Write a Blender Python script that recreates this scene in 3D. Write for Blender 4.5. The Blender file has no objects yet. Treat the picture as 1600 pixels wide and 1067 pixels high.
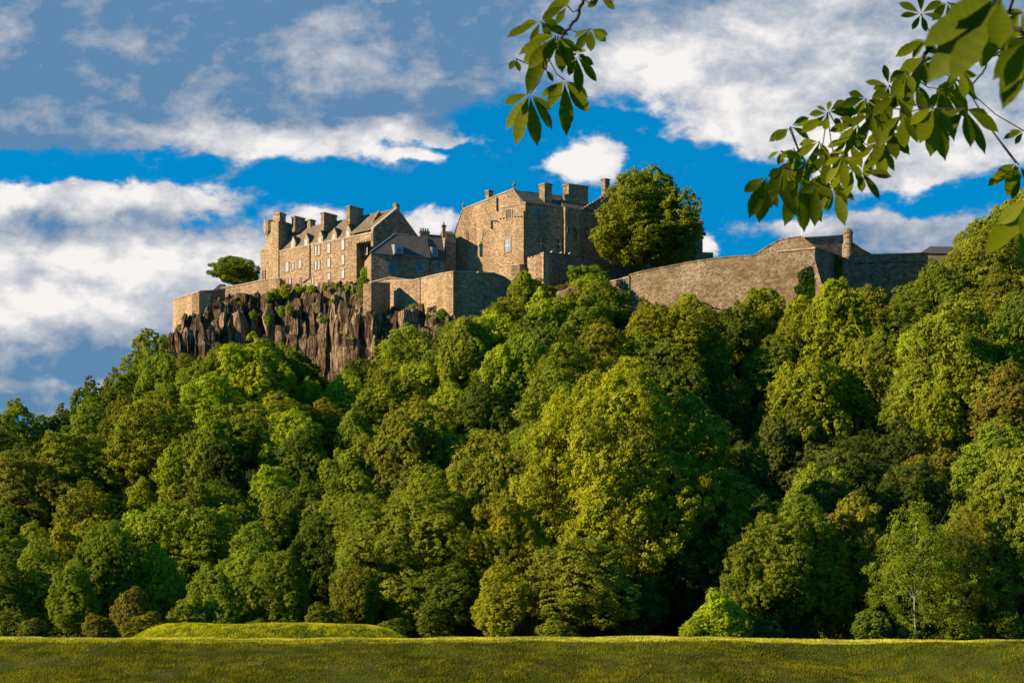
import bpy, bmesh, math, random
import numpy as np
from mathutils import Vector, Matrix

# ------------------------------------------------------------------ camera, sky, sun, exposure
F = 2198.2; H0 = 985.0; CZ = 1.6          # focal length in photo pixels, horizon row, eye height
scene = bpy.context.scene
COL = scene.collection
cam_d = bpy.data.cameras.new("camera"); cam = bpy.data.objects.new("camera", cam_d); COL.objects.link(cam)
cam.location = (0, 0, CZ); cam.rotation_euler = (math.radians(90), 0, 0)
cam_d.sensor_width = 36; cam_d.lens = 36 * F / 1600; cam_d.shift_y = (H0 - 533.5) / 1600
cam_d.clip_start = 0.1; cam_d.clip_end = 6000
cam_d.dof.use_dof = True; cam_d.dof.focus_distance = 260; cam_d.dof.aperture_fstop = 9
scene.camera = cam
scene.view_settings.view_transform = 'Standard'; scene.view_settings.look = 'None'
scene.view_settings.exposure = 1.4; scene.view_settings.gamma = 1
scene.cycles.max_bounces = 5; scene.cycles.diffuse_bounces = 2; scene.cycles.glossy_bounces = 2
scene.cycles.transmission_bounces = 3; scene.cycles.transparent_max_bounces = 4

SUN = Vector((-0.87, -0.30, 0.37)).normalized()
sd = bpy.data.lights.new("sun", 'SUN'); sun = bpy.data.objects.new("sun", sd); COL.objects.link(sun)
sd.energy = 3.6; sd.angle = math.radians(0.5); sd.color = (1.0, 0.83, 0.58)
sun.rotation_euler = SUN.to_track_quat('Z', 'Y').to_euler()
sun.location = (-60, -40, 60)
SUN_EL = math.asin(SUN.z); SUN_AZ = math.atan2(SUN.x, SUN.y)

world = bpy.data.worlds.new("World"); scene.world = world; world.use_nodes = True
def build_world():
    nt = world.node_tree; nt.nodes.clear(); N = nt.nodes; L = nt.links
    def val(x, s):
        if hasattr(x, 'is_output'): L.new(x, s)
        else: s.default_value = x
    def M(op, a, b=0.0, c=0.0, clamp=False):
        n = N.new('ShaderNodeMath'); n.operation = op; n.use_clamp = clamp
        val(a, n.inputs[0]); val(b, n.inputs[1]); val(c, n.inputs[2]); return n.outputs[0]
    def V(op, a, b=(0, 0, 0)):
        n = N.new('ShaderNodeVectorMath'); n.operation = op
        val(a, n.inputs[0]); val(b, n.inputs[1]); return n
    def mix(f, a, b):
        n = N.new('ShaderNodeMix'); n.data_type = 'RGBA'
        val(f, n.inputs[0]); val(a, n.inputs[6]); val(b, n.inputs[7]); return n.outputs[2]
    out = N.new('ShaderNodeOutputWorld'); bg = N.new('ShaderNodeBackground')
    tc = N.new('ShaderNodeTexCoord'); d = tc.outputs['Generated']
    sx = N.new('ShaderNodeSeparateXYZ'); L.new(d, sx.inputs[0])
    # clear sky: Nishita, read a little higher up than the view so that it stays deep blue near the hills
    lift = V('ADD', d, (0, 0, 0.55)); nrm = V('NORMALIZE', lift.outputs[0])
    sky = N.new('ShaderNodeTexSky'); sky.sky_type = 'NISHITA'; sky.sun_disc = False
    sky.sun_elevation = SUN_EL; sky.sun_rotation = SUN_AZ; sky.ozone_density = 3.0; sky.air_density = 1.0; sky.dust_density = 0.2
    L.new(nrm.outputs[0], sky.inputs[0])
    tint = N.new('ShaderNodeMix'); tint.data_type = 'RGBA'; tint.blend_type = 'MULTIPLY'; tint.inputs[0].default_value = 1
    L.new(sky.outputs[0], tint.inputs[6]); tint.inputs[7].default_value = SKY_TINT
    # direction -> coordinates in thousands of photo pixels (the tangent of azimuth and of elevation)
    ay = M('MAXIMUM', M('ABSOLUTE', sx.outputs[1]), 0.12)
    u = M('MULTIPLY', M('DIVIDE', sx.outputs[0], ay), F / 1000)
    v = M('MULTIPLY', M('DIVIDE', sx.outputs[2], ay), F / 1000)
    cv = N.new('ShaderNodeCombineXYZ'); L.new(u, cv.inputs[0]); L.new(v, cv.inputs[1])
    def noise(vec, scale, det, rough, off, dist=0.0):
        o = V('ADD', vec, off)
        n = N.new('ShaderNodeTexNoise'); n.inputs['Scale'].default_value = scale; n.inputs['Detail'].default_value = det
        n.inputs['Roughness'].default_value = rough; n.inputs['Distortion'].default_value = dist
        L.new(o.outputs[0], n.inputs[0]); return n
    st = V('MULTIPLY', cv.outputs[0], (1, 1.5, 1))
    w1 = noise(st.outputs[0], 4.0, 3, .55, (3.1, 1.7, 0))
    wv = V('MULTIPLY', V('SUBTRACT', w1.outputs['Color'], (.5, .5, .5)).outputs[0], (.16, .07, 0))
    w2 = noise(st.outputs[0], 13.0, 4, .6, (9.1, 4.7, 0))
    wv2 = V('MULTIPLY', V('SUBTRACT', w2.outputs['Color'], (.5, .5, .5)).outputs[0], (.085, .055, 0))
    pos = V('ADD', V('ADD', cv.outputs[0], wv.outputs[0]).outputs[0], wv2.outputs[0]).outputs[0]
    fb = noise(st.outputs[0], 9.0, 9, .62, (0.3, 5.2, 0), .15).outputs[0]
    def blobs(lst):
        acc = None
        for (px, py, rx, ry, w) in lst:
            c = V('SUBTRACT', pos, ((px - 800) / 1000, (H0 - py) / 1000, 0)).outputs[0]
            s = V('MULTIPLY', c, (1000 / rx, 1000 / ry, 0)).outputs[0]
            dd = V('DOT_PRODUCT', s, s).outputs['Value']
            g = M('MULTIPLY', M('POWER', 0.42, M('POWER', dd, 1.3)), w)
            acc = g if acc is None else M('ADD', acc, g)
        return acc
    white = blobs([(400, 212, 165, 27, 1.5), (610, 190, 90, 16, .9), (640, 232, 60, 10, .7), (680, 205, 60, 10, .8), (500, 85, 130, 42, 1.0),
                   (130, 308, 215, 22, 1.6), (120, 400, 210, 46, 1.3), (40, 460, 200, 60, .9), (340, 395, 140, 34, .9),
                   (120, 505, 150, 26, .5), (300, 470, 150, 30, .7), (490, 340, 60, 16, .9), (60, 606, 120, 14, .9),
                   (680, 345, 50, 22, 1.3), (902, 246, 66, 26, 1.7), (1150, 95, 230, 55, 1.3), (1230, 185, 170, 42, 1.5),
                   (1330, 70, 300, 90, .9), (1480, 215, 170, 50, 1.3), (1400, 270, 110, 26, 1.0), (1120, 388, 26, 14, 1.1),
                   (1400, 362, 170, 25, .75), (1290, 345, 60, 16, .6), (610, 4, 70, 10, .6), (860, 40, 120, 30, .3)])
    grey = blobs([(60, 105, 260, 90, 1.7), (330, 75, 330, 95, 1.5), (620, 70, 260, 82, 1.1), (800, 50, 140, 60, .7), (60, 190, 150, 30, 1.0),
                  (560, 150, 190, 36, .7), (150, 355, 230, 34, .8), (110, 550, 300, 60, 1.0), (80, 618, 260, 34, 1.1), (1300, 120, 180, 50, .8),
                  (1420, 370, 160, 30, .8), (1560, 60, 200, 90, 1.0), (1200, 30, 220, 50, .7), (1100, 20, 200, 40, .4)])
    fbl = noise(st.outputs[0], 9.0, 5, .6, (0.27, 5.255, 0), .15).outputs[0]; fbs = noise(st.outputs[0], 9.0, 5, .6, (0.3, 5.2, 0), .15).outputs[0]
    relief = M('SUBTRACT', fbs, fbl)
    fb2 = noise(st.outputs[0], 26.0, 6, .6, (1.3, 8.2, 0)).outputs[0]
    fa = M('ADD', M('MULTIPLY', M('SUBTRACT', fb, .5), 2.1), M('MULTIPLY', M('SUBTRACT', fb2, .5), .4))
    dens = M('ADD', M('ADD', white, grey), fa)
    a = N.new('ShaderNodeMapRange'); a.interpolation_type = 'SMOOTHSTEP'
    L.new(dens, a.inputs[0]); a.inputs[1].default_value = .18; a.inputs[2].default_value = .74
    # how white: share of the white blobs, broken by finer billows
    wf = M('DIVIDE', white, M('ADD', M('ADD', white, grey), .25))
    b2 = noise(st.outputs[0], 6.0, 6, .6, (7.7, 2.3, 0)).outputs[0]
    wf = M('ADD', wf, M('MULTIPLY', M('SUBTRACT', b2, .5), 1.0))
    wf = M('ADD', wf, M('MULTIPLY', fa, .12)); wf = M('ADD', wf, M('MULTIPLY', relief, 1.3))
    r = N.new('ShaderNodeValToRGB'); L.new(wf, r.inputs[0]); cr = r.color_ramp
    cr.elements[0].position = .0; cr.elements[0].color = CLOUD[0]
    cr.elements[1].position = .92; cr.elements[1].color = CLOUD[3]
    e = cr.elements.new(.25); e.color = CLOUD[1]; e = cr.elements.new(.55); e.color = CLOUD[2]
    sc = V('SCALE', r.outputs[0]); sc.inputs['Scale'].default_value = CLOUD_GAIN
    # clouds only above the horizon and fading overhead
    up = M('MULTIPLY', sx.outputs[2], 12.0, clamp=True)
    col = mix(M('MULTIPLY', a.outputs[0], up), tint.outputs[2], sc.outputs[0])
    L.new(col, bg.inputs[0]); bg.inputs[1].default_value = 0.1
    L.new(bg.outputs[0], out.inputs[0])
SKY_TINT = (0.004, 0.84, 1.04, 1)
CLOUD = [(.11, .235, .41, 1), (.27, .345, .46, 1), (.50, .53, .59, 1), (.88, .85, .83, 1)]
CLOUD_GAIN = 4.0
build_world()

# ------------------------------------------------------------------ helpers
def PT(px, py, Y): return Vector(((px - 800) / F * Y, Y, CZ + (H0 - py) / F * Y))
def tag(o, label=None, cat=None, group=None, kind=None):
    if label: o['label'] = label
    if cat: o['category'] = cat
    if group: o['group'] = group
    if kind: o['kind'] = kind
    return o
def empty(name, loc, label, cat, group=None):
    o = bpy.data.objects.new(name, None); COL.objects.link(o); o.location = loc
    return tag(o, label, cat, group)
def raw(name, verts, faces, mat, parent=None, world_coords=True):
    """small mesh from lists; verts are world coordinates"""
    off = Vector((0, 0, 0))
    if world_coords and parent is not None:
        p = parent
        while p is not None: off = off + p.location; p = p.parent
    me = bpy.data.meshes.new(name)
    me.from_pydata([tuple(Vector(v) - off) for v in verts], [], [tuple(f) for f in faces]); me.update()
    bm = bmesh.new(); bm.from_mesh(me); bmesh.ops.recalc_face_normals(bm, faces=bm.faces); bm.to_mesh(me); bm.free()
    if mat: me.materials.append(mat)
    o = bpy.data.objects.new(name, me); COL.objects.link(o); o.parent = parent
    return o
def npmesh(name, V, Fq, mat, attr=None, smooth=False):
    """large mesh, faces all of one size"""
    V = np.asarray(V, dtype=np.float32); Fq = np.asarray(Fq, dtype=np.int32)
    me = bpy.data.meshes.new(name); k = Fq.shape[1]; n = len(Fq)
    me.vertices.add(len(V)); me.vertices.foreach_set('co', V.ravel())
    me.loops.add(n * k); me.loops.foreach_set('vertex_index', Fq.ravel())
    me.polygons.add(n); me.polygons.foreach_set('loop_start', np.arange(0, n * k, k, dtype=np.int32))
    me.polygons.foreach_set('use_smooth', np.full(n, smooth))
    me.update(calc_edges=True)
    if attr is not None:
        a = me.attributes.new('var', 'FLOAT', 'FACE'); a.data.foreach_set('value', np.asarray(attr, dtype=np.float32))
    if mat: me.materials.append(mat)
    return me
def link(name, me, parent=None):
    o = bpy.data.objects.new(name, me); COL.objects.link(o); o.parent = parent; return o
class MB:
    """collects closed pieces and links them as one mesh"""
    def __init__(s): s.v = []; s.f = []
    def add(s, vs, fs):
        n = len(s.v); s.v += [Vector(v) for v in vs]; s.f += [tuple(i + n for i in f) for f in fs]; return s
    def hexa(s, p):   # p: 4 bottom, 4 top, same order
        return s.add(p, [(0, 1, 2, 3), (4, 5, 6, 7), (0, 1, 5, 4), (1, 2, 6, 5), (2, 3, 7, 6), (3, 0, 4, 7)])
    def box(s, c, d1, l1, d2, l2, z0, z1):   # c corner, two plan directions
        c = Vector((c[0], c[1], 0)); a = Vector((d1[0], d1[1], 0)) * l1; b = Vector((d2[0], d2[1], 0)) * l2
        q = [c, c + a, c + a + b, c + b]
        return s.hexa([Vector((p.x, p.y, z0)) for p in q] + [Vector((p.x, p.y, z1)) for p in q])
    def prism(s, pts, off):
        n = len(pts); a = [Vector(p) for p in pts]; b = [p + Vector(off) for p in a]
        return s.add(a + b, [tuple(range(n)), tuple(range(n, 2 * n))] + [(i, (i + 1) % n, n + (i + 1) % n, n + i) for i in range(n)])
    def tube(s, pts, rad, k=8):
        pts = [Vector(p) for p in pts]; n = len(s.v); N = len(pts)
        for i, p in enumerate(pts):
            t = (pts[min(i + 1, N - 1)] - pts[max(i - 1, 0)]).normalized()
            a = t.orthogonal().normalized() if i == 0 else (a - t * a.dot(t)).normalized()
            b = t.cross(a)
            for j in range(k):
                w = 2 * math.pi * j / k; s.v.append(p + (a * math.cos(w) + b * math.sin(w)) * rad[i])
        for i in range(N - 1):
            for j in range(k):
                s.f.append((n + i * k + j, n + i * k + (j + 1) % k, n + (i + 1) * k + (j + 1) % k, n + (i + 1) * k + j))
        s.f.append(tuple(n + j for j in range(k))); s.f.append(tuple(n + (N - 1) * k + j for j in range(k)))
        return s
    def lathe(s, c, prof, k=12):
        n = len(s.v); c = Vector(c)
        for (r, z) in prof:
            for j in range(k):
                w = 2 * math.pi * j / k; s.v.append(c + Vector((r * math.cos(w), r * math.sin(w), z)))
        for i in range(len(prof) - 1):
            for j in range(k):
                s.f.append((n + i * k + j, n + i * k + (j + 1) % k, n + (i + 1) * k + (j + 1) % k, n + (i + 1) * k + j))
        s.f.append(tuple(n + j for j in range(k))); s.f.append(tuple(n + (len(prof) - 1) * k + j for j in range(k)))
        return s
    def build(s, name, mat, parent=None): return raw(name, s.v, s.f, mat, parent)
class Plane:
    """vertical wall plane through two plan points given as (photo column, distance)"""
    def __init__(s, A, B):
        s.a = Vector(((A[0] - 800) / F * A[1], A[1])); s.b = Vector(((B[0] - 800) / F * B[1], B[1]))
        s.d = (s.b - s.a).normalized(); s.n = Vector((s.d.y, -s.d.x))
        if s.n.y > 0: s.n = -s.n
        s.n3 = Vector((s.n.x, s.n.y, 0)); s.d3 = Vector((s.d.x, s.d.y, 0))
    def pt(s, px, py):
        u = (px - 800) / F; den = s.d.x - u * s.d.y; t = (u * s.a.y - s.a.x) / den
        q = s.a + s.d * t; return Vector((q.x, q.y, CZ + (H0 - py) / F * q.y))
def hit(P, d, px):
    """point where the plan ray from P along d crosses the photo column px"""
    u = (px - 800) / F; t = (u * P[1] - P[0]) / (d[0] - u * d[1]); return Vector((P[0] + d[0] * t, P[1] + d[1] * t)), t
def zat(py, Y): return CZ + (H0 - py) / F * Y

# ------------------------------------------------------------------ materials
def mat(name):
    m = bpy.data.materials.new(name); m.use_nodes = True; nt = m.node_tree; nt.nodes.clear()
    return m, nt.nodes, nt.links
def _noise(N, L, vec, scale, det=4, rough=.6):
    n = N.new('ShaderNodeTexNoise'); n.inputs['Scale'].default_value = scale; n.inputs['Detail'].default_value = det
    n.inputs['Roughness'].default_value = rough
    if vec is not None: L.new(vec, n.inputs[0])
    return n.outputs[0]
def _ramp(N, L, fac, stops):
    r = N.new('ShaderNodeValToRGB'); L.new(fac, r.inputs[0]); e = r.color_ramp.elements
    e[0].position = stops[0][0]; e[0].color = (*stops[0][1], 1); e[1].position = stops[-1][0]; e[1].color = (*stops[-1][1], 1)
    for p, c in stops[1:-1]:
        q = e.new(p); q.color = (*c, 1)
    return r.outputs[0]
def _mix(N, L, f, a, b, mode='MIX'):
    n = N.new('ShaderNodeMix'); n.data_type = 'RGBA'; n.blend_type = mode
    for x, i in ((f, 0), (a, 6), (b, 7)):
        if hasattr(x, 'is_output'): L.new(x, n.inputs[i])
        else: n.inputs[i].default_value = x if i == 0 else (*x, 1)
    return n.outputs[2]
def _fin(N, L, col, rough=.9, height=None, bs=.5, bd=.3, spec=.2):
    p = N.new('ShaderNodeBsdfPrincipled'); o = N.new('ShaderNodeOutputMaterial')
    if hasattr(col, 'is_output'): L.new(col, p.inputs['Base Color'])
    else: p.inputs['Base Color'].default_value = (*col, 1)
    p.inputs['Roughness'].default_value = rough; p.inputs['Specular IOR Level'].default_value = spec
    if height is not None:
        b = N.new('ShaderNodeBump'); b.inputs['Strength'].default_value = bs; b.inputs['Distance'].default_value = bd
        L.new(height, b.inputs['Height']); L.new(b.outputs[0], p.inputs['Normal'])
    L.new(p.outputs[0], o.inputs[0]); return p
def stone(name, stops, cell=1.5, mortar=None, stain=(.5, .42, .36), stain_amt=.6, bump=.8):
    m, N, L = mat(name); g = N.new('ShaderNodeNewGeometry'); pos = g.outputs['Position']
    s = N.new('ShaderNodeVectorMath'); s.operation = 'MULTIPLY'; L.new(pos, s.inputs[0]); s.inputs[1].default_value = (1, 1, 1.7)
    v = N.new('ShaderNodeTexVoronoi'); v.inputs['Scale'].default_value = cell; L.new(s.outputs[0], v.inputs[0])
    sep = N.new('ShaderNodeSeparateColor'); L.new(v.outputs['Color'], sep.inputs[0])
    n1 = _noise(N, L, pos, 2.2, 5, .65)
    f = N.new('ShaderNodeMath'); f.operation = 'MULTIPLY_ADD'; L.new(sep.outputs[0], f.inputs[0]); f.inputs[1].default_value = .55
    f2 = N.new('ShaderNodeMath'); f2.operation = 'MULTIPLY'; L.new(n1, f2.inputs[0]); f2.inputs[1].default_value = .55; L.new(f2.outputs[0], f.inputs[2])
    c = _ramp(N, L, f.outputs[0], stops)
    st = N.new('ShaderNodeVectorMath'); st.operation = 'MULTIPLY'; L.new(pos, st.inputs[0]); st.inputs[1].default_value = (1, 1, .16)
    n2 = _noise(N, L, st.outputs[0], .22, 6, .65)
    k = _ramp(N, L, n2, [(.36, (0, 0, 0)), (.66, (1, 1, 1))])
    c = _mix(N, L, 1.0, c, _mix(N, L, k, tuple(1 - stain_amt * (1 - x) for x in stain), (1.08, 1.04, 1.0)), 'MULTIPLY')
    if mortar:
        e = N.new('ShaderNodeTexVoronoi'); e.feature = 'DISTANCE_TO_EDGE'; e.inputs['Scale'].default_value = cell; L.new(s.outputs[0], e.inputs[0])
        n3 = _noise(N, L, pos, .16, 4, .6)
        q = _ramp(N, L, e.outputs[0], [(.02, (1, 1, 1)), (.10, (0, 0, 0))])
        qq = _ramp(N, L, n3, [(.47, (0, 0, 0)), (.6, (1, 1, 1))])
        mm = N.new('ShaderNodeMath'); mm.operation = 'MULTIPLY'; L.new(q, mm.inputs[0]); L.new(qq, mm.inputs[1])
        c = _mix(N, L, mm.outputs[0], c, mortar)
    h = N.new('ShaderNodeMath'); h.operation = 'ADD'; L.new(sep.outputs[1], h.inputs[0]); L.new(n1, h.inputs[1])
    _fin(N, L, c, .95, h.outputs[0], bump, .25); return m
M_ = {}
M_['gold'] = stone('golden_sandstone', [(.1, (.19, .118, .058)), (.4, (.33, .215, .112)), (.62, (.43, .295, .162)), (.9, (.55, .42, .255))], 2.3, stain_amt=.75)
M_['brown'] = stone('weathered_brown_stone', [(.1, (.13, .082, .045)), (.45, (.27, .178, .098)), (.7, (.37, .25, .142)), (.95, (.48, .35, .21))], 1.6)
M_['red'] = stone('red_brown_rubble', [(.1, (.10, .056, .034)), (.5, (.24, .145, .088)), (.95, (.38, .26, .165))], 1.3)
M_['rubble'] = stone('curtain_wall_rubble', [(.1, (.10, .062, .036)), (.4, (.17, .112, .060)), (.68, (.24, .162, .088)), (.95, (.33, .25, .155))], 1.25, mortar=(.38, .30, .20), stain=(.6, .52, .42))
M_['dress'] = stone('dressed_stone', [(.1, (.26, .18, .11)), (.5, (.38, .28, .175)), (.95, (.48, .38, .26))], 1.0, stain_amt=.35, bump=.3)
def slate(name, a, b):
    m, N, L = mat(name); g = N.new('ShaderNodeNewGeometry'); pos = g.outputs['Position']
    s = N.new('ShaderNodeVectorMath'); s.operation = 'MULTIPLY'; L.new(pos, s.inputs[0]); s.inputs[1].default_value = (1, 1, 2.6)
    v = N.new('ShaderNodeTexVoronoi'); v.inputs['Scale'].default_value = 2.2; L.new(s.outputs[0], v.inputs[0])
    sep = N.new('ShaderNodeSeparateColor'); L.new(v.outputs['Color'], sep.inputs[0])
    n = _noise(N, L, pos, .5, 5); f = N.new('ShaderNodeMath'); f.operation = 'MULTIPLY_ADD'; f.inputs[1].default_value = .35
    L.new(sep.outputs[0], f.inputs[0]); L.new(n, f.inputs[2])
    _fin(N, L, _ramp(N, L, f.outputs[0], [(.3, a), (.9, b)]), .75, sep.outputs[1], .4, .08, .3); return m
M_['slate'] = slate('grey_slate', (.045, .038, .030), (.095, .080, .062))
M_['slate_brown'] = slate('brown_slate', (.10, .068, .040), (.20, .14, .08))
def plain(name, col, rough=.6, amt=.25, scale=3, spec=.3):
    m, N, L = mat(name); g = N.new('ShaderNodeNewGeometry'); n = _noise(N, L, g.outputs['Position'], scale, 4)
    c = _ramp(N, L, n, [(.3, tuple(x * (1 - amt) for x in col)), (.7, tuple(min(1, x * (1 + amt)) for x in col))])
    _fin(N, L, c, rough, n, .2, .02, spec); return m
M_['white'] = plain('white_paint', (.72, .70, .66), .5, .08)
M_['teal'] = plain('teal_paint', (.03, .15, .20), .45)
M_['iron'] = plain('dark_iron', (.03, .026, .022), .6)
M_['lead'] = plain('lead_grey', (.22, .21, .20), .6)
def glass(name, col, rough=.12):
    m, N, L = mat(name); g = N.new('ShaderNodeNewGeometry'); n = _noise(N, L, g.outputs['Position'], 1.3, 3)
    c = _ramp(N, L, n, [(.35, tuple(x * .7 for x in col)), (.65, tuple(x * 1.3 for x in col))])
    p = _fin(N, L, c, rough, n, .05, .05, .9 if rough < .2 else .25); return m
M_['pane'] = glass('old_window_glass', (.02, .022, .028))
M_['pane_pale'] = glass('reflection_tinted_glass', (.17, .15, .135), .35)  # pale base colour stands for bright sky reflected in the panes
M_['pane_blue'] = glass('blue_window_glass', (.02, .09, .16), .1)
M_['board'] = plain('boarded_opening', (.13, .085, .06), .85)
M_['bird'] = plain('white_feathers', (.8, .8, .78), .8, .05)
M_['bark'] = plain('rough_bark', (.06, .045, .032), .95, .5, 2)
M_['birch_bark'] = plain('pale_birch_bark', (.26, .24, .20), .8, .35, 2)
M_['twig'] = plain('dark_twig', (.022, .013, .012), .8, .3, 20)

def leaf_mat(name, trans=.3, usecolor=True, col=(.07, .12, .015)):
    m, N, L = mat(name)
    oi = N.new('ShaderNodeObjectInfo'); at = N.new('ShaderNodeAttribute'); at.attribute_name = 'var'
    base = oi.outputs['Color'] if usecolor else None
    tc = N.new('ShaderNodeTexCoord')
    n = _noise(N, L, tc.outputs['Object'], 1.6 if usecolor else 8, 3)
    f = N.new('ShaderNodeMath'); f.operation = 'MULTIPLY_ADD'; f.inputs[1].default_value = .6; L.new(at.outputs['Fac'], f.inputs[0]); L.new(n, f.inputs[2])
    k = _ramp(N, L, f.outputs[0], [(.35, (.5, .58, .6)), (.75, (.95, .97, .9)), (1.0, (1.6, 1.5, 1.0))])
    c = _mix(N, L, 1.0, base if base else col, k, 'MULTIPLY')
    d = N.new('ShaderNodeBsdfDiffuse'); t = N.new('ShaderNodeBsdfTranslucent'); L.new(c, d.inputs[0])
    ct = _mix(N, L, 1.0, c, (1.15, 1.2, .5), 'MULTIPLY'); L.new(ct, t.inputs[0])
    mx = N.new('ShaderNodeMixShader'); mx.inputs[0].default_value = trans; L.new(d.outputs[0], mx.inputs[1]); L.new(t.outputs[0], mx.inputs[2])
    g = N.new('ShaderNodeBsdfGlossy'); g.inputs['Roughness'].default_value = .55; g.inputs[0].default_value = (.9, .9, .8, 1)
    m2 = N.new('ShaderNodeMixShader'); m2.inputs[0].default_value = .004; L.new(mx.outputs[0], m2.inputs[1]); L.new(g.outputs[0], m2.inputs[2])
    o = N.new('ShaderNodeOutputMaterial'); L.new(m2.outputs[0], o.inputs[0]); return m
M_['leaf'] = leaf_mat('tree_leaves', .4)

# ------------------------------------------------------------------ terrain
rng = np.random.default_rng(7)
random.seed(5)
_lat = rng.random((64, 64))
def vnoise(x, y, s):
    x = np.asarray(x, float) / s; y = np.asarray(y, float) / s
    xi = np.floor(x).astype(int); yi = np.floor(y).astype(int); fx = x - xi; fy = y - yi
    fx = fx * fx * (3 - 2 * fx); fy = fy * fy * (3 - 2 * fy)
    g = lambda i, j: _lat[i % 64, j % 64]
    return (g(xi, yi) * (1 - fx) + g(xi + 1, yi) * fx) * (1 - fy) + (g(xi, yi + 1) * (1 - fx) + g(xi + 1, yi + 1) * fx) * fy
def sstep(a, b, x):
    t = np.clip((np.asarray(x, float) - a) / (b - a), 0, 1); return t * t * (3 - 2 * t)
RX = [-260, -150, -109, -94, -74, -65, -40, -15, 3, 16, 27, 55, 70, 91, 107, 150, 260]
RZ = [6, 14, 28, 34, 47, 51, 50, 53, 66, 66, 62, 61, 62, 68, 74, 80, 70]
PX = [-150, -84, -74, -66, -58, 20, 40, 100, 260]
PZ = [14, 40, 60, 78, 80, 81, 81, 79, 76]
YS = 180.0
def hill(X, Y):
    X = np.asarray(X, float); Y = np.asarray(Y, float)
    Xs = X / Y * 300.0
    R = np.interp(Xs, RX, RZ); P = np.maximum(np.interp(Xs, PX, PZ), R)
    t = np.clip((Y - YS) / (302 - YS), 0, 1); g = .25 * t * t * (3 - 2 * t) + .75 * t
    yr = np.interp(Xs, [-95, -75, -60, -36, -31, -30, -12, 5, 22, 25, 64, 66, 90, 130], [352, 350, 345, 330, 328, 328, 332, 328, 322, 316, 299, 309, 320, 330])
    z = R * g + (P - R) * sstep(0, 5, Y - yr)
    z = z + (vnoise(X, Y, 18) - .5) * 6 * np.clip(t * 4, 0, 1) * (1 - sstep(300, 315, Y))
    # a gully on the right of the great trees
    z = z - 9 * np.exp(-((X - 38 - (Y - 200) * .1) / 13) ** 2) * sstep(.05, .35, t) * (1 - sstep(.6, .95, t))
    z = z * (1 - sstep(430, 700, Y) * .9)
    return z
def bank(X, Y):
    X = np.asarray(X, float); Y = np.asarray(Y, float)
    yc = 40 + .5 * np.sin(X * .23) + .25 * np.sin(X * .71 + 1)
    cz = 1.265 + .010 * np.sin(X * .5 + 2) + .006 * np.sin(X * 2.3) + .02 * (vnoise(X, X * 0, 3.0) - .5)
    d = Y - yc; cz = cz + .105 * sstep(-.05, 2.0, d); cz = cz + .05 * np.exp(-((X - 5.5) / 2.5) ** 2) - .085 * sstep(6, 11, X)
    d = Y - yc
    front = np.clip(1 + d / 4.2, 0, 1); front = front ** .85
    face = cz * np.where(d < 0, front, 1.0)
    back = 1 - sstep(2.2, 9, d)
    z = face * back
    # swelling on the right whose flank turns towards the sun
    z = z - .30 * np.exp(-((X + .9 * (d + 2.5) - 10.5) / 2.2) ** 2) * sstep(-.2, -1.2, d) * sstep(-8, -3, d) + .36 * sstep(11.0, 14.5, X + .7 * (d + 3)) * np.exp(-((d + 2.0) / 1.7) ** 2)
    z = z + .05 * (vnoise(X, Y, 1.4) - .5) + .03 * (vnoise(X + 9, Y, .5) - .5)
    return z
def knot(X, Y):
    # the low round turf mound on the flat beyond the bank
    x0 = (422 - 800) / F * 92; dx = (X - x0) / 11.4; dy = (Y - 92) / 9.0
    r = np.sqrt(dx * dx + dy * dy)
    return 1.98 * (1 - sstep(.45, 1.05, r ** 1.3)) * (1 + .02 * np.sin(X * .8))
def ground_z(X, Y):
    return np.where(Y > YS - 5, hill(X, Y), 0.0)

def gmat(name, stops, s1, s2, hgt=.4, extra=None):
    m, N, L = mat(name); g = N.new('ShaderNodeNewGeometry'); n = _noise(N, L, g.outputs['Position'], s1, 6, .65)
    n2 = _noise(N, L, g.outputs['Position'], s2, 6, .7)
    a = N.new('ShaderNodeMath'); a.operation = 'ADD'; L.new(n, a.inputs[0]); L.new(n2, a.inputs[1])
    b = N.new('ShaderNodeMath'); b.operation = 'MULTIPLY'; b.inputs[1].default_value = .5; L.new(a.outputs[0], b.inputs[0])
    _fin(N, L, _ramp(N, L, b.outputs[0], stops), .95, n2, hgt, .1, .1); return m
M_['turf'] = gmat('turf', [(.36, (.020, .028, .003)), (.5, (.045, .055, .004)), (.62, (.085, .085, .008))], 1.2, 14)
M_['soil'] = gmat('woodland_floor', [(.35, (.012, .016, .006)), (.55, (.03, .036, .01)), (.7, (.05, .045, .02))], .12, 1.5)
def grid(name, xs, ys, fz, m, kind='structure'):
    X, Y = np.meshgrid(xs, ys); Z = fz(X, Y); V = np.stack([X, Y, Z], -1).reshape(-1, 3)
    ny, nx = X.shape; i = np.arange(ny * nx).reshape(ny, nx)
    Fq = np.stack([i[:-1, :-1], i[:-1, 1:], i[1:, 1:], i[1:, :-1]], -1).reshape(-1, 4)
    o = link(name, npmesh(name, V, Fq, m, smooth=True)); tag(o, kind=kind); return o
def field(X, Y):
    return bank(X, Y) + knot(X, Y)
xs = np.concatenate([np.linspace(-2500, -60, 30), np.arange(-59, -17, 1.0), np.arange(-17, 19, .16), np.arange(19, 60, 1.0), np.linspace(61, 2500, 30)])
ys = np.concatenate([np.linspace(-300, 5, 12), np.arange(6, 33, .8), np.arange(33, 43, .12), np.arange(43, 180, 1.2), [182, 186]])
gr = grid('ground', xs, ys, lambda X, Y: np.where((np.abs(X) < 60) & (Y < 135), field(X, Y), np.where(Y < 135, bank(X, Y), 0)), M_['turf'])
xs = np.concatenate([np.linspace(-2500, -200, 24), np.arange(-195, 196, 2.5), np.linspace(200, 2500, 24)])
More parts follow.
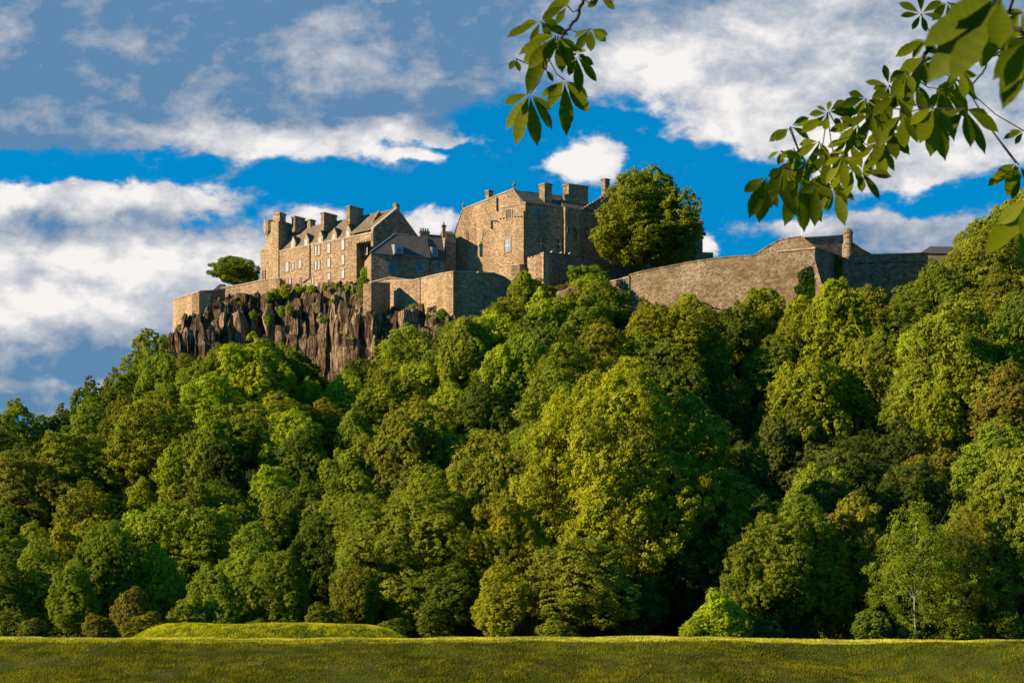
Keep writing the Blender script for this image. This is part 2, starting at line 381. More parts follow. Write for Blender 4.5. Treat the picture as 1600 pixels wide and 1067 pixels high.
ys = np.concatenate([np.arange(174, 360, 2.0), np.linspace(362, 900, 40), np.linspace(920, 5000, 12)])
hl = grid('hill', xs, ys, lambda X, Y: hill(X, Y) - np.where(Y < 181, .25, 0), M_['soil'])

# ------------------------------------------------------------------ grass
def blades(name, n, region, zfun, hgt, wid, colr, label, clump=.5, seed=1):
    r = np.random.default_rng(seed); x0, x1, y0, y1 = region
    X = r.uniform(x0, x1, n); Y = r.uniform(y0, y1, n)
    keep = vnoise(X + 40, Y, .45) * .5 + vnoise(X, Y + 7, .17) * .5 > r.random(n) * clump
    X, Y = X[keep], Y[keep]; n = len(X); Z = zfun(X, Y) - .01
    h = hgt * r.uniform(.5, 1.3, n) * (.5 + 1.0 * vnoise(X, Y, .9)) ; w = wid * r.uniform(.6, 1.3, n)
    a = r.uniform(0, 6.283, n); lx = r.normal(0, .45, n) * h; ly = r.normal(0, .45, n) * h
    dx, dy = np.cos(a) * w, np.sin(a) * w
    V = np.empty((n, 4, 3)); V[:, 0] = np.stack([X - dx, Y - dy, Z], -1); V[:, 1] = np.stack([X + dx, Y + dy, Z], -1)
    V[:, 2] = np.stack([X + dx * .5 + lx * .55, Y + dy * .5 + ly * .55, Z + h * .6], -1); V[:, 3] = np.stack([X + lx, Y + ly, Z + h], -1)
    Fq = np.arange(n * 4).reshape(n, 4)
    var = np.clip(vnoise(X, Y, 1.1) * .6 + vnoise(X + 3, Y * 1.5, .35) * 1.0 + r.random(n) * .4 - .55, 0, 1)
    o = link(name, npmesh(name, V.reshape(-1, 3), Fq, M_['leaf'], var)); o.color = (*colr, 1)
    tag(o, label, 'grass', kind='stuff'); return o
blades('bank_grass', 520000, (-17, 19, 34.5, 40.6), bank, .06, .012, (.150, .142, .008), 'short rough grass on the long bank across the foreground', 1.0, 3)  # darker blade colour stands for shade on the bank face
blades('crest_grass', 150000, (-17, 19, 39.2, 43.0), lambda X, Y: bank(X, Y) - np.clip(39.95 + .5 * np.sin(X * .23) + .25 * np.sin(X * .71 + 1) - Y, 0, 1) * .5, .05, .012, (.52, .46, .05), 'grass along the crest of the long bank, tinted pale as a sunlit rim', .4, 13)  # blade colour carries the sunlit rim along the crest
blades('mound_grass', 170000, (-27, -5.0, 80, 97), field, .09, .022, (.40, .37, .014), 'sunlit grass on the low round mound behind the bank', .5, 4)

# ------------------------------------------------------------------ trees
def crown_mesh(name, seed, nl=26, lr=.34, nsub=46, per=20, leaf=.052, top=.25, droop=.2, gap=1.0, zc=1.26, zr=1.14, core=1400, rough=.32, low=.9, fl=1.0):
    r = np.random.default_rng(seed)
    i = np.arange(nl) + .5; ph = i * 2.39996 + r.uniform(0, 6) + r.normal(0, .25, nl); cz = 1 - 2 * i / nl * low; cz = np.clip(cz + r.normal(0, .1, nl), -.92, .98)
    sr = np.sqrt(1 - cz ** 2); D = np.stack([sr * np.cos(ph), sr * np.sin(ph), cz], -1)
    R = lr * np.exp(r.normal(0, .28, nl)); R = np.clip(R, lr * .5, lr * 1.5)
    # uneven outline: slow swelling by direction
    sw = 1 + rough * (vnoise(D[:, 0] * 1.6 + seed * 3.7, D[:, 1] * 1.6 + D[:, 2] * 1.9 + 20, 1.0) * 2 - 1)
    C = D * (1.04 - R)[:, None] * (r.uniform(.84, 1.06, nl) * sw)[:, None]; C[:, :2] *= (1 - top * np.clip(C[:, 2:3], -.3, 1))
    ni = nl // 3; C = np.vstack([C, r.normal(0, .3, (ni, 3))]); R = np.concatenate([R, r.uniform(.24, .42, ni)]); n = len(C)
    el = np.array([1, 1, zr]); sx_ = r.normal(0, .08, 2)
    Pall, Nall, Vall = [], [], []
    for k in range(n):
        m0 = int(nsub * (R[k] / lr) ** 1.6) + 6
        d = r.normal(0, 1, (m0, 3)); d /= np.linalg.norm(d, axis=1)[:, None]
        p = C[k] + d * R[k] * r.uniform(.78, 1.12, (m0, 1)) * np.array([1, 1, .8])
        out = p / (np.linalg.norm(p, axis=1)[:, None] + 1e-6)
        ok = (d * out).sum(1) > -.3
        dist = np.linalg.norm(p[:, None] - C[None], axis=2) / R[None]; dist[:, k] = 9
        ok &= dist.min(1) > .76
        p = p[ok]; d = d[ok]; m = len(p)
        if m == 0: continue
        s = lr * r.uniform(.16, .36, m) * gap
        d2 = r.normal(0, 1, (m, per, 3)) + d[:, None] * .6 + np.array([0, 0, .35]); d2 /= np.linalg.norm(d2, axis=2)[..., None]
        rad = s[:, None] * r.random((m, per)) ** .45 * np.where(r.random((m, per)) < .10, 1.9, 1.0)
        q = p[:, None] + d2 * rad[..., None] * np.array([1.2, 1.2, .62])
        nn = d2 * .55 + d[:, None] * .5 + np.array([0, 0, .22]) + r.normal(0, .33, (m, per, 3))
        Pall.append(q.reshape(-1, 3)); Nall.append(nn.reshape(-1, 3))
        Vall.append(np.repeat(np.clip(r.random(m) * .7 + r.random() * .3, 0, 1), per) * .6 + r.random(m * per) * .4)
    P = np.vstack(Pall); Nn = np.vstack(Nall); va = np.concatenate(Vall); S = leaf * r.uniform(.6, 1.4, len(P))
    cp = r.normal(0, 1, (core, 3)); cp /= np.linalg.norm(cp, axis=1)[:, None]; cp *= (r.random((core, 1)) ** .4) * .66
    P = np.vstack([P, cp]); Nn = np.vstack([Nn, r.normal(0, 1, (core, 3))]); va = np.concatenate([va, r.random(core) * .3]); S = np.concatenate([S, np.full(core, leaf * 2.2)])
    Nn /= np.linalg.norm(Nn, axis=1)[:, None]
    t = r.normal(0, 1, P.shape); t -= Nn * (t * Nn).sum(1)[:, None]; t[:, 2] -= droop; t /= np.linalg.norm(t, axis=1)[:, None]; b = np.cross(Nn, t)
    P = P * el; P[:, :2] += P[:, 2:3] * sx_; P = P + np.array([0, 0, zc])
    bend = Nn * (S * .22)[:, None]
    V = np.empty((len(P), 4, 3))
    V[:, 0] = P - t * S[:, None]; V[:, 1] = P + b * (S * .55)[:, None] - bend; V[:, 2] = P + t * S[:, None]; V[:, 3] = P - b * (S * .55)[:, None] - bend
    # normalise so that the top sits at 2.42 and the widest half-width is 1
    V = V.reshape(-1, 3); V[:, 2] *= 2.42 / np.percentile(V[:, 2], 99.95); V[:, :2] /= np.percentile(np.abs(V[:, :2]), 99.6)
    return npmesh(name, V, np.arange(len(P) * 4).reshape(-1, 4), M_['leaf'], va)
def trunk_mesh(name, seed, m, th=.032, hgt=1.5, n=7, lean=.05, zs=.55):
    r = random.Random(seed); mb = MB()
    pts = [(0, 0, -.12)]; rad = [th * 1.5]; x = y = 0
    for i in range(1, 9):
        x += r.uniform(-lean, lean) * .6; y += r.uniform(-lean, lean) * .6; pts.append((x, y, hgt * i / 8)); rad.append(th * (1.15 - i / 8 * .95))
    mb.tube(pts, rad, 8)
    for i in range(n):
        j = r.randint(2, 6); p = Vector(pts[j]); a = i * 2.4 + r.uniform(-.3, .3); l = r.uniform(.4, .75); q = [p]; rr = [rad[j] * .55]
        for s in range(1, 5):
            w = s / 4; q.append(p + Vector((math.cos(a) * l * w + r.uniform(-.02, .02), math.sin(a) * l * w + r.uniform(-.02, .02), l * zs * w + .12 * w * w + r.uniform(-.02, .02)))); rr.append(rad[j] * .55 * (1 - w * .8))
        mb.tube(q, rr, 6)
    me = bpy.data.meshes.new(name); me.from_pydata([tuple(v) for v in mb.v], [], mb.f); me.materials.append(m)
    for p in me.polygons: p.use_smooth = True
    return me
CR = {}
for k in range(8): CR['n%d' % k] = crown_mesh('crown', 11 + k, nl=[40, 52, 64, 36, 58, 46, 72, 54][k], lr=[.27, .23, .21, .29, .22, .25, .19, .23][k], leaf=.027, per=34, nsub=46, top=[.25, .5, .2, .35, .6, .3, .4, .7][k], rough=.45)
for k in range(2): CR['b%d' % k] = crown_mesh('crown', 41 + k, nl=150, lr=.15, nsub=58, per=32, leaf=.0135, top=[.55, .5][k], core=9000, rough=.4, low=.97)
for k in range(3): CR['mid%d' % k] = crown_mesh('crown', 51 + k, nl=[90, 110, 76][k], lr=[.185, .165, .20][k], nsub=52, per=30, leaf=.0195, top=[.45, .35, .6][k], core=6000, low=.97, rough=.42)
CR['sparse'] = crown_mesh('crown', 61, nl=70, lr=.15, nsub=22, per=14, leaf=.018, top=.5, core=200, gap=1.8)
CR['bush'] = crown_mesh('crown', 71, nl=30, lr=.32, nsub=44, per=28, leaf=.04, top=.2, zc=.95, zr=1.0, low=.8)
TK = [trunk_mesh('trunk', 5 + k, M_['bark']) for k in range(3)]; TKB = trunk_mesh('trunk', 9, M_['birch_bark'], th=.018, hgt=2.1, n=9, lean=.03, zs=.9)
HUE = {'b': (.315, .365, .020), 'm': (.198, .232, .018), 'd': (.124, .158, .017), 'o': (.200, .194, .018), 'y': (.245, .246, .014), 'r': (.185, .162, .022), 'k': (.082, .102, .016)}  # last hue is leaf green darkened to stand for shade
TREES = []
def tree(px, ytop, w, cls, kind=None, Y=None, H=None, z0=None, name='broadleaf_tree', asp=1.0, seed=None):
    r = random.Random(seed if seed is not None else int(px * 13 + ytop * 7)); u = (px - 800) / F
    if Y is None:
        Y = YS - 2
        for q in np.arange(YS - 2, 318, 1.0):
            Ht = H if H else 1.25 * w / F * q + 2
            if float(ground_z(u * q, q)) + Ht >= CZ + (H0 - ytop) / F * q: Y = q; break
        else: Y = 312
    X = u * Y; gz = float(ground_z(X, Y)) if z0 is None else z0
    top = CZ + (H0 - ytop) / F * Y
    Ht = max(top - gz, 3.0); rad = w / 2 / F * Y
    if Ht > rad * 3.4: rad = Ht / 3.4
    ck = kind or ('n%d' % r.randrange(8)); zt = 2.42
    root = empty(name, (X, Y, gz), None, 'tree' if name != 'bush' else 'bush')
    root.rotation_euler = (0, 0, r.uniform(0, 6.28)); root.scale = (rad * 1.02 * r.uniform(.92, 1.08), rad * 1.02 * r.uniform(.85, 1.1), Ht / zt)
    c = link('crown', CR[ck], root); h = HUE[cls]; j = r.uniform(.85, 1.18); g = r.uniform(.93, 1.08)
    c.color = (h[0] * j * g, h[1] * j, h[2] * j, 1)
    t = link('trunk', TKB if ck == 'sparse' else TK[r.randrange(3)], root)
    TREES.append(dict(o=root, px=px, py=ytop, w=w, cls=cls, X=X, Y=Y, r=rad, name=name)); return root
KEY = [(1545,334,90,'m'),(1600,300,110,'o'),(1568,318,80,'m'),(1518,352,80,'o'),(938,438,55,'m'),(900,452,60,'o'),(880,462,55,'m'),(965,452,50,'m'),(1492,392,80,'o'),(1452,424,60,'m'),  # column, top row, width, colour
 (28,624,115,'m'),(98,630,85,'d'),(140,590,70,'d'),(236,514,105,'m'),(186,574,75,'o'),(252,553,100,'m'),(312,556,75,'m'),(400,520,120,'b'),(350,536,80,'m'),
 (104,668,100,'d'),(196,612,85,'o'),(214,650,100,'b'),(78,735,65,'m'),(334,652,115,'m'),(284,686,95,'b'),(380,628,95,'m'),(348,697,95,'k'),
 (432,728,85,'b'),(420,775,85,'m'),(226,745,62,'b'),(130,752,115,'o'),(168,812,130,'m'),(48,812,95,'m'),(252,812,75,'b'),(316,803,95,'o'),
 (380,786,85,'m'),(630,638,140,'o'),(532,578,75,'b'),(482,588,58,'b'),(500,620,70,'o'),(462,566,60,'d'),(640,506,100,'m'),
 (726,494,115,'m'),(608,565,100,'o'),(692,598,82,'b'),(756,588,110,'d'),(842,448,70,'b'),(820,425,62,'m'),(912,455,100,'m'),(878,528,110,'m'),
 (920,414,50,'m'),(930,500,90,'o'),(560,560,60,'d'),(430,560,80,'m'),(552,640,80,'m'),(470,660,90,'d'),(540,700,100,'m'),(480,740,90,'d'),(560,790,100,'d'),
 (1310,440,130,'y'),(1365,446,80,'o'),(1468,404,100,'m'),(1540,352,110,'o'),(1600,328,110,'m'),(1500,462,180,'m'),(1188,450,85,'y'),(1148,470,90,'d'),
 (1106,512,85,'o'),(1014,466,80,'o'),(1072,459,62,'b'),(1197,524,85,'m'),(1140,588,75,'r'),(1268,558,150,'y'),(1340,552,100,'y'),(1426,560,105,'m'),
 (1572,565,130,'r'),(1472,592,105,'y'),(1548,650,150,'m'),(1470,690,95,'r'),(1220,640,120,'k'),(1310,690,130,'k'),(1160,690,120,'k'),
 (1400,650,100,'k'),(1060,540,100,'o'),(1000,520,90,'m'),(960,560,80,'y'),(1600,450,110,'d'),(1410,470,80,'o'),
 (1380,510,90,'m'),(1240,500,80,'y'),(20,700,100,'d'),(10,780,90,'d'),(820,520,80,'m'),(780,540,80,'b'),(680,540,80,'m'),(70,690,60,'d')]
for a in KEY: tree(*a)
# the big trees at the foot of the hill: column, top row, width, colour, crown, distance
BIG = [(960,560,340,'y','b0',176,1.0),(1065,625,150,'m','mid2',180,1.0),(862,606,200,'y','b1',190,1.0),(770,668,180,'o','mid1',184,1.0),(645,728,270,'m','b1',174,1.0),(905,838,170,'o','mid0',160,1.0),
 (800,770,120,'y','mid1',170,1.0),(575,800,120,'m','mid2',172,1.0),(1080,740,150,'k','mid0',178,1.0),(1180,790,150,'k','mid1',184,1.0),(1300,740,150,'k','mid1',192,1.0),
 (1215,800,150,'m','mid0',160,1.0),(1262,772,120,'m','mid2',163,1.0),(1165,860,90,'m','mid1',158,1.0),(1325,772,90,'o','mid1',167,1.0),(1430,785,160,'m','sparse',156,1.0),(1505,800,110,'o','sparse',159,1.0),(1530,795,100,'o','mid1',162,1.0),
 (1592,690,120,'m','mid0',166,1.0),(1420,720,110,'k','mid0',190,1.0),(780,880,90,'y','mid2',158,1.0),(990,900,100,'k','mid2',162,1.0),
 (435,858,100,'m','mid0',166,1.0),(165,812,125,'m','mid1',172,1.0),(330,880,80,'m','mid0',164,1.0),(555,880,80,'o','mid1',164,1.0),(700,880,120,'d','mid2',164,1.0),
 (60,840,110,'m','mid2',168,1.0),(250,850,85,'b','mid1',174,1.0),(500,800,100,'d','mid0',180,1.0),(385,815,80,'m','mid2',176,1.0),(115,880,80,'m','mid0',163,1.0),(15,870,80,'d','mid2',165,1.0)]
for (px, yt, w, c, k, Y, a) in BIG: tree(px, yt, w, c, k, Y, name='birch_tree' if k == 'sparse' else 'broadleaf_tree')
BUSH = [(205,916,70,'r',158),(152,957,50,'r',157),(228,955,80,'o',155),(296,925,75,'m',158),(345,930,60,'m',159),(20,950,60,'o',156),
 (1125,918,75,'b',152),(1100,945,60,'b',151.5),(1085,975,50,'b',151),(1150,950,60,'m',152),(615,965,70,'d',157),(505,940,60,'o',159),(1360,950,60,'d',155),(1500,955,70,'m',157),(1190,968,70,'d',154),(400,965,55,'d',158),(50,972,50,'r',155),(1575,950,60,'d',157),(870,965,70,'o',155)]
for (px, yt, w, c, Y) in BUSH: tree(px, yt, w, c, 'bush', Y, name='bush')
# fill the wooded slope
TLX = [0,100,130,185,205,236,280,300,320,345,400,440,470,500,545,580,600,640,690,726,760,790,840,870,890,905,920,950,985,1050,1075,1130,1200,1240,1285,1350,1440,1465,1500,1540,1600,1700]
TLY = [625,625,590,575,545,513,515,550,548,535,518,525,562,575,572,565,550,506,506,492,490,460,428,450,482,445,418,448,464,470,460,452,450,472,442,440,434,404,376,348,327,320]
fr = random.Random(77); nf = 0
row = 0; Yq = 186.0
while Yq < 336:
    sp = 12.0; hw = .375 * Yq + 8; X = -hw + (row % 2) * sp * .5
    while X < hw:
        x = X + fr.uniform(-2.5, 2.5); y = Yq + fr.uniform(-3, 3); rr = fr.uniform(5.4, 8.4); px = 800 + x / y * F
        gz = float(ground_z(x, y)); Ht = rr * fr.uniform(1.9, 2.5); lim = float(np.interp(px, TLX, TLY)) + 6
        Ht = min(Ht, zat(lim, y) - gz)
        near = any((t['X'] - x) ** 2 + (t['Y'] - y) ** 2 < (.58 * (t['r'] + rr)) ** 2 for t in TREES)
        if Ht > 4.5 and not near and (y < 306 or -75 < x < -33):
            dark = math.exp(-((px - 1230) / 150) ** 2) * (1 if 200 < y < 265 else 0)  # the gully gets more crowns coloured dark for its shade
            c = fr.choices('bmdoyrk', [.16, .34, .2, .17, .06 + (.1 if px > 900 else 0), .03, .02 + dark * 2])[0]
            tree(px, H0 - (gz + Ht - CZ) / y * F, 2 * rr / y * F, c, None, y); nf += 1
        X += sp
    Yq += 9.0; row += 1
print('fill trees', nf, 'all', len(TREES))

# leafy undergrowth on the hillside
def undergrowth():
    r = np.random.default_rng(9); n = 90000
    Y = r.uniform(176, 318, n); X = r.uniform(-1, 1, n) * (.375 * Y + 10)
    Z = hill(X, Y) + r.random(n) ** 2 * (.6 + 2.6 * vnoise(X, Y, 5)); S = r.uniform(.2, .45, n)
    P = np.stack([X, Y, Z], -1); Nn = r.normal(0, .6, (n, 3)) + np.array([-.1, -.3, .9]); Nn /= np.linalg.norm(Nn, axis=1)[:, None]
    t = r.normal(0, 1, P.shape); t -= Nn * (t * Nn).sum(1)[:, None]; t /= np.linalg.norm(t, axis=1)[:, None]; b = np.cross(Nn, t)
    V = np.stack([P - t * S[:, None], P + b * S[:, None] * .6, P + t * S[:, None], P - b * S[:, None] * .6], 1).reshape(-1, 3)
    o = link('undergrowth', npmesh('undergrowth', V, np.arange(4 * n).reshape(n, 4), M_['leaf'], r.random(n))); o.color = (.06, .08, .01, 1)
    tag(o, 'dark green undergrowth between the trees on the slope', 'undergrowth', kind='stuff')
undergrowth()

# ------------------------------------------------------------------ crag
def rock_mat():
    m, N, L = mat('basalt'); g = N.new('ShaderNodeNewGeometry'); pos = g.outputs['Position']
    at = N.new('ShaderNodeAttribute'); at.attribute_name = 'var'
    s = N.new('ShaderNodeVectorMath'); s.operation = 'MULTIPLY'; L.new(pos, s.inputs[0]); s.inputs[1].default_value = (1, 1, .22)
    n = _noise(N, L, s.outputs[0], .9, 7, .7); n2 = _noise(N, L, pos, .35, 5, .6)
    f = N.new('ShaderNodeMath'); f.operation = 'MULTIPLY_ADD'; f.inputs[1].default_value = .4; L.new(at.outputs['Fac'], f.inputs[0]); L.new(n, f.inputs[2])
    c = _ramp(N, L, f.outputs[0], [(.38, (.040, .022, .013)), (.58, (.11, .062, .032)), (.78, (.21, .125, .064)), (.98, (.37, .25, .14))])
    # lichen and grass caught where the rock faces upwards
    sn = N.new('ShaderNodeSeparateXYZ'); L.new(g.outputs['Normal'], sn.inputs[0])
    a = N.new('ShaderNodeMath'); a.operation = 'MULTIPLY_ADD'; a.inputs[1].default_value = .8; L.new(sn.outputs[2], a.inputs[0]); L.new(n2, a.inputs[2])
    k = _ramp(N, L, a.outputs[0], [(.74, (0, 0, 0)), (.92, (1, 1, 1))])
    c = _mix(N, L, k, c, (.13, .13, .015))
    s2 = N.new('ShaderNodeVectorMath'); s2.operation = 'MULTIPLY'; L.new(pos, s2.inputs[0]); s2.inputs[1].default_value = (1, 1, .1)
    n3 = _noise(N, L, s2.outputs[0], 2.6, 5, .7); k3 = _ramp(N, L, n3, [(.38, (.28, .24, .21)), (.50, (1, 1, 1))])
    c = _mix(N, L, 1.0, c, k3, 'MULTIPLY'); hh = N.new('ShaderNodeMath'); hh.operation = 'ADD'; L.new(n, hh.inputs[0]); L.new(k3, hh.inputs[1])
    _fin(N, L, c, .9, hh.outputs[0], 1.0, .6, .2); return m
M_['rock'] = rock_mat()
def crag():
    path = [(287, 341, 508, 560), (295, 336.5, 492, 560), (311, 334.5, 497, 560), (330, 336.5, 480, 560), (352, 340, 466, 560), (400, 340, 458, 560), (436, 340.5, 452, 575), (500, 334, 447, 590), (560, 327, 444, 600), (578, 323, 444, 600),
            (581, 296.5, 494, 600), (600, 300.5, 492, 600), (612, 303, 480, 600), (655, 300, 480, 590), (690, 295.5, 490, 560), (714, 293.5, 497, 560)]
    r = random.Random(21); V = []; Fc = []; va = []
    pts = [((p[0] - 800) / F * p[1], p[1], zat(p[2], p[1]), zat(p[3], p[1]) - 6) for p in path]
    L_ = [0]
    for a, b in zip(pts, pts[1:]): L_.append(L_[-1] + math.hypot(b[0] - a[0], b[1] - a[1]))
    def at(s): return [float(np.interp(s, L_, [p[k] for p in pts])) for k in range(4)]
    s = 0.0
    while s < L_[-1]:
        w = r.choice([.5, .75, 1.0, 1.4, 1.9]) * r.uniform(.8, 1.2)
        x, y, zt, zb = at(s); x2, y2, _, _ = at(s + .5); tx, ty = x2 - x, y2 - y; l = math.hypot(tx, ty) or 1; nx, ny = ty / l, -tx / l
        if ny > 0: nx, ny = -nx, -ny
        bulge = 3.6 * (float(vnoise(s, 3.0, 8.0)) - .35) + 2.8 * (float(vnoise(s, 8.0, 2.9)) - .5)
        for row_ in range(5):
            off = -1.0 + row_ * 1.25 + bulge + r.uniform(-.8, .8)
            top = zt + .3 - (0 if row_ == 0 else (row_ ** 1.45) * r.uniform(.5, 3.2)) + r.uniform(-.8, .5)
            if row_ == 0: off = min(off, .4)
            if top < zb + 3: continue
            k = r.choice([4, 5, 5, 6]); rad = w * r.uniform(.75, 1.2); a0 = r.uniform(0, 6.28); lean = r.uniform(-.08, .08); out = r.uniform(-.05, .13)
            hh = top - zb; segs = max(4, int(hh / r.uniform(1.0, 2.6))); ang = [a0 + 2 * math.pi * (j + r.uniform(-.22, .22)) / k for j in range(k)]; rj = [rad * r.uniform(.75, 1.25) for _ in range(k)]
            n0 = len(V); col = r.random(); jx = jy = 0
            for i in range(segs + 1):
                z = zb + hh * (i / segs if i in (0, segs) else (i + r.uniform(-.25, .25)) / segs)
                d = top - z; jx = jx * .8 + r.uniform(-.25, .25); jy = jy * .8 + r.uniform(-.3, .3); sc = (1 if i < segs else r.uniform(.3, .9)) * r.uniform(.78, 1.16)
                for j in range(k):
                    px_ = x + nx * (off + d * out) + tx / l * lean * d + jx + math.cos(ang[j]) * rj[j] * sc
                    py_ = y + ny * (off + d * out) + ty / l * lean * d + jy + math.sin(ang[j]) * rj[j] * sc
                    V.append((px_, py_, z + (r.uniform(-.6, .5) if i == segs else r.uniform(-.25, .25))))
            for i in range(segs):
                cc = min(1, max(0, col + r.uniform(-.5, .5)))
                for j in range(k):
                    Fc.append((n0 + i * k + j, n0 + i * k + (j + 1) % k, n0 + (i + 1) * k + (j + 1) % k, n0 + (i + 1) * k + j)); va.append(min(1, max(0, cc + r.uniform(-.15, .15))))
            Fc.append(tuple(n0 + segs * k + j for j in range(k))); va.append(col)
        s += w * .8
    me = bpy.data.meshes.new('cliff'); me.from_pydata(V, [], Fc); me.update()
    a = me.attributes.new('var', 'FLOAT', 'FACE'); a.data.foreach_set('value', va); me.materials.append(M_['rock'])
    o = link('cliff', me); tag(o, kind='structure')
crag()

# ------------------------------------------------------------------ castle
ZB = 70.0
dL = Vector((.83, -.556)); dR = Vector((.72, .69)).normalized(); dP = Vector((.92, .39)).normalized()
def plan(px, Y): return Vector(((px - 800) / F * Y, Y))
def ring(mb, pts_plan, z0, z1):
    n = len(pts_plan); mb.add([(p[0], p[1], z0) for p in pts_plan] + [(p[0], p[1], z1) for p in pts_plan],
        [tuple(range(n)), tuple(range(n, 2 * n))] + [(i, (i + 1) % n, n + (i + 1) % n, n + i) for i in range(n)])
def window(parent, pl, x0, y0, x1, y1, frame='dress', pane='pane', bars=1, proud=.16, fw=.22, name='window', arch=False):
    a, b, c, d = pl.pt(x0, y1), pl.pt(x1, y1), pl.pt(x1, y0), pl.pt(x0, y0)
    w = (b - a).length; h = ((d - a).z + (c - b).z) / 2; mb = MB(); o = a; n = pl.n3; t = (b - a); t.z = 0; t.normalize(); up = Vector((0, 0, 1))
    def bar(s0, s1, z0, z1, p0, p1):
        q = [o + t * s + n * p for s, p in ((s0, p0), (s1, p0), (s1, p1), (s0, p1))]
        mb.hexa([v + up * z0 for v in q] + [v + up * z1 for v in q])
    bar(-fw, 0, -fw, h + fw, -.02, proud); bar(w, w + fw, -fw, h + fw, -.02, proud); bar(0, w, h, h + fw, -.02, proud); bar(-.0, w, -fw, 0, -.02, proud + .05)
    f = mb.build(name, M_[frame], parent); mb = MB()
    bar(0, w, 0, h, -.02, .03); mb.build('pane', M_[pane], f); mb = MB()
    if bars and w > .5:
        bar(w / 2 - .04, w / 2 + .04, 0, h, .032, .07); bar(0, w / 2 - .04, h * .5 - .04, h * .5 + .04, .032, .06); bar(w / 2 + .04, w, h * .5 - .04, h * .5 + .04, .032, .06)
        mb.build('sash', M_['white' if pane != 'pane_blue' else 'teal'], f)
    return f
def chimney(parent, pxc, Y, wl, wr, ytop, ybot, m='brown', d1=None, d2=None, pots=0, zbase=None):
    """stack with its near corner at column pxc; wl / wr: sizes in metres of the sunlit and of the shaded side"""
    d1 = d1 or -dL; d2 = d2 or dR; c = plan(pxc, Y); zt = zat(ytop, Y); zb = zat(ybot, Y) if zbase is None else zbase; mb = MB()
    mb.box(c, d1, wl, d2, wr, zb, zt - .45)
    c2 = c - d1 * .14 - d2 * .14; mb.box(c2, d1, wl + .28, d2, wr + .28, zt - .45, zt - .12)
    c3 = c + d1 * .02 + d2 * .02; mb.box(c3, d1, wl - .04, d2, wr - .04, zt - .12, zt)
    ch = mb.build('chimney', M_[m], parent)
    for i in range(pots):
        q = c + d1 * wl / 2 + d2 * wr * (i + .5) / pots; p = MB(); p.lathe((q.x, q.y, zt), [(.2, 0), (.17, .5), (.21, .55), (.21, .62)], 8); p.build('chimney_pot', M_['red'], ch)
    return ch
def finial(parent, P, h=1.6, r=.32, m='brown'):
    MB().lathe(P, [(r * .5, -.5), (r * .9, 0), (r * .5, .1 * h), (r * .35, .35 * h), (r, .45 * h), (r * .8, .6 * h), (r * .3, .68 * h), (r * .25, .85 * h), (.03, h)], 8).build('finial', M_[m], parent)

# ---- long range with dormers
B = plan(583, 330); A, tA = hit(B, -dL, 436)
z_e = zat(361, 330) - .5; z_r = zat(329.5, 334.5)
nin = Vector((.556, .83))
rg = empty('long_range', (B.x, B.y, 80), 'long golden stone range with a row of dormers above the dark crag', 'building')
m1 = MB(); Bm = hit(B, -dL, 557)[0]
ring(m1, [A, Bm, Bm + nin * 10, A + nin * 10], ZB, z_e)
ring(m1, [Bm + nin * 2.6, B + nin * 2.6, B + nin * 10, Bm + nin * 10], ZB, zat(377, 331))      # recessed bay
ring(m1, [Bm, B, B + nin * 10, Bm + nin * 10], zat(377, 331) + .003, z_e)                       # corbelled upper part
# gable wall between the two roofs
m1.build('wall', M_['gold'], rg)
c1 = MB()
for i in range(6): q = Bm + dL * (.6 + i * .75) - nin * .0; c1.box(q + nin * .2, dL, .35, -nin, .35, z_e - 1.5, z_e - 1.1)
c1.build('corbel', M_['dress'], rg)
pr = MB(); pr.box(A - nin * .12, dL, (B - A).length, nin, .5, z_e + .003, z_e + .38); pr.build('eaves_course', M_['dress'], rg)
rf = MB(); e0 = A + nin * .05; R0 = A + nin * 5; E1 = hit(B, -dL, 569)[0]; R1 = E1 + nin * 5
def v3(p, z): return Vector((p[0], p[1], z))
zr0 = z_r; rf.prism([v3(e0, z_e + .1), v3(R0, zr0), v3(A + nin * 10, z_e + .1)], v3(E1 - A, 0)); roof = rf.build('roof', M_['slate_brown'], rg)
# coped gable at the near end of the main roof
gb = MB(); gb.prism([v3(E1 + nin * .0, z_e + .2), v3(R1, zr0 + .35), v3(E1 + nin * 10, z_e + .2)], v3(dL, 0) * .6); gb.build('gable', M_['brown'], rg)
plF = Plane((436, A.y), (583, 330))
# cross wing with the dark gable
wg = MB(); Cg = B + dR * 14.4; zc_e = zat(358, 330); zc_r = zat(327, 335)
back = -dL * 6.4
q = [v3(B, ZB), v3(B, zc_e), v3(B + dR * 7.2, zc_r), v3(Cg, zc_e), v3(Cg, ZB)]
q2 = [v3(B, zat(377, 331) + .006), v3(B, zc_e), v3(B + dR * 7.2, zc_r), v3(Cg, zc_e), v3(Cg, zat(377, 331) + .006)]
sh = v3(nin * 2.62, 0)
wg.prism([p + v3(dR * 0, 0) for p in [v3(B + nin * 2.62, ZB), v3(B + nin * 2.62, zc_e), v3(B + dR * 7.2, zc_r - .3), v3(Cg, zc_e - .3), v3(Cg, ZB)]], v3(-dL * 5.9, 0))
wg.prism([v3(B + dL * .02, z_e - 3), v3(B + dL * .02, zc_e), v3(B + dR * 7.2 + dL * .02, zc_r), v3(Cg + dL * .02, zc_e), v3(Cg + dL * .02, z_e - 3)], v3(-dL * .7, 0))
wing = wg.build('gable_wall', M_['brown'], rg)
r2 = MB()
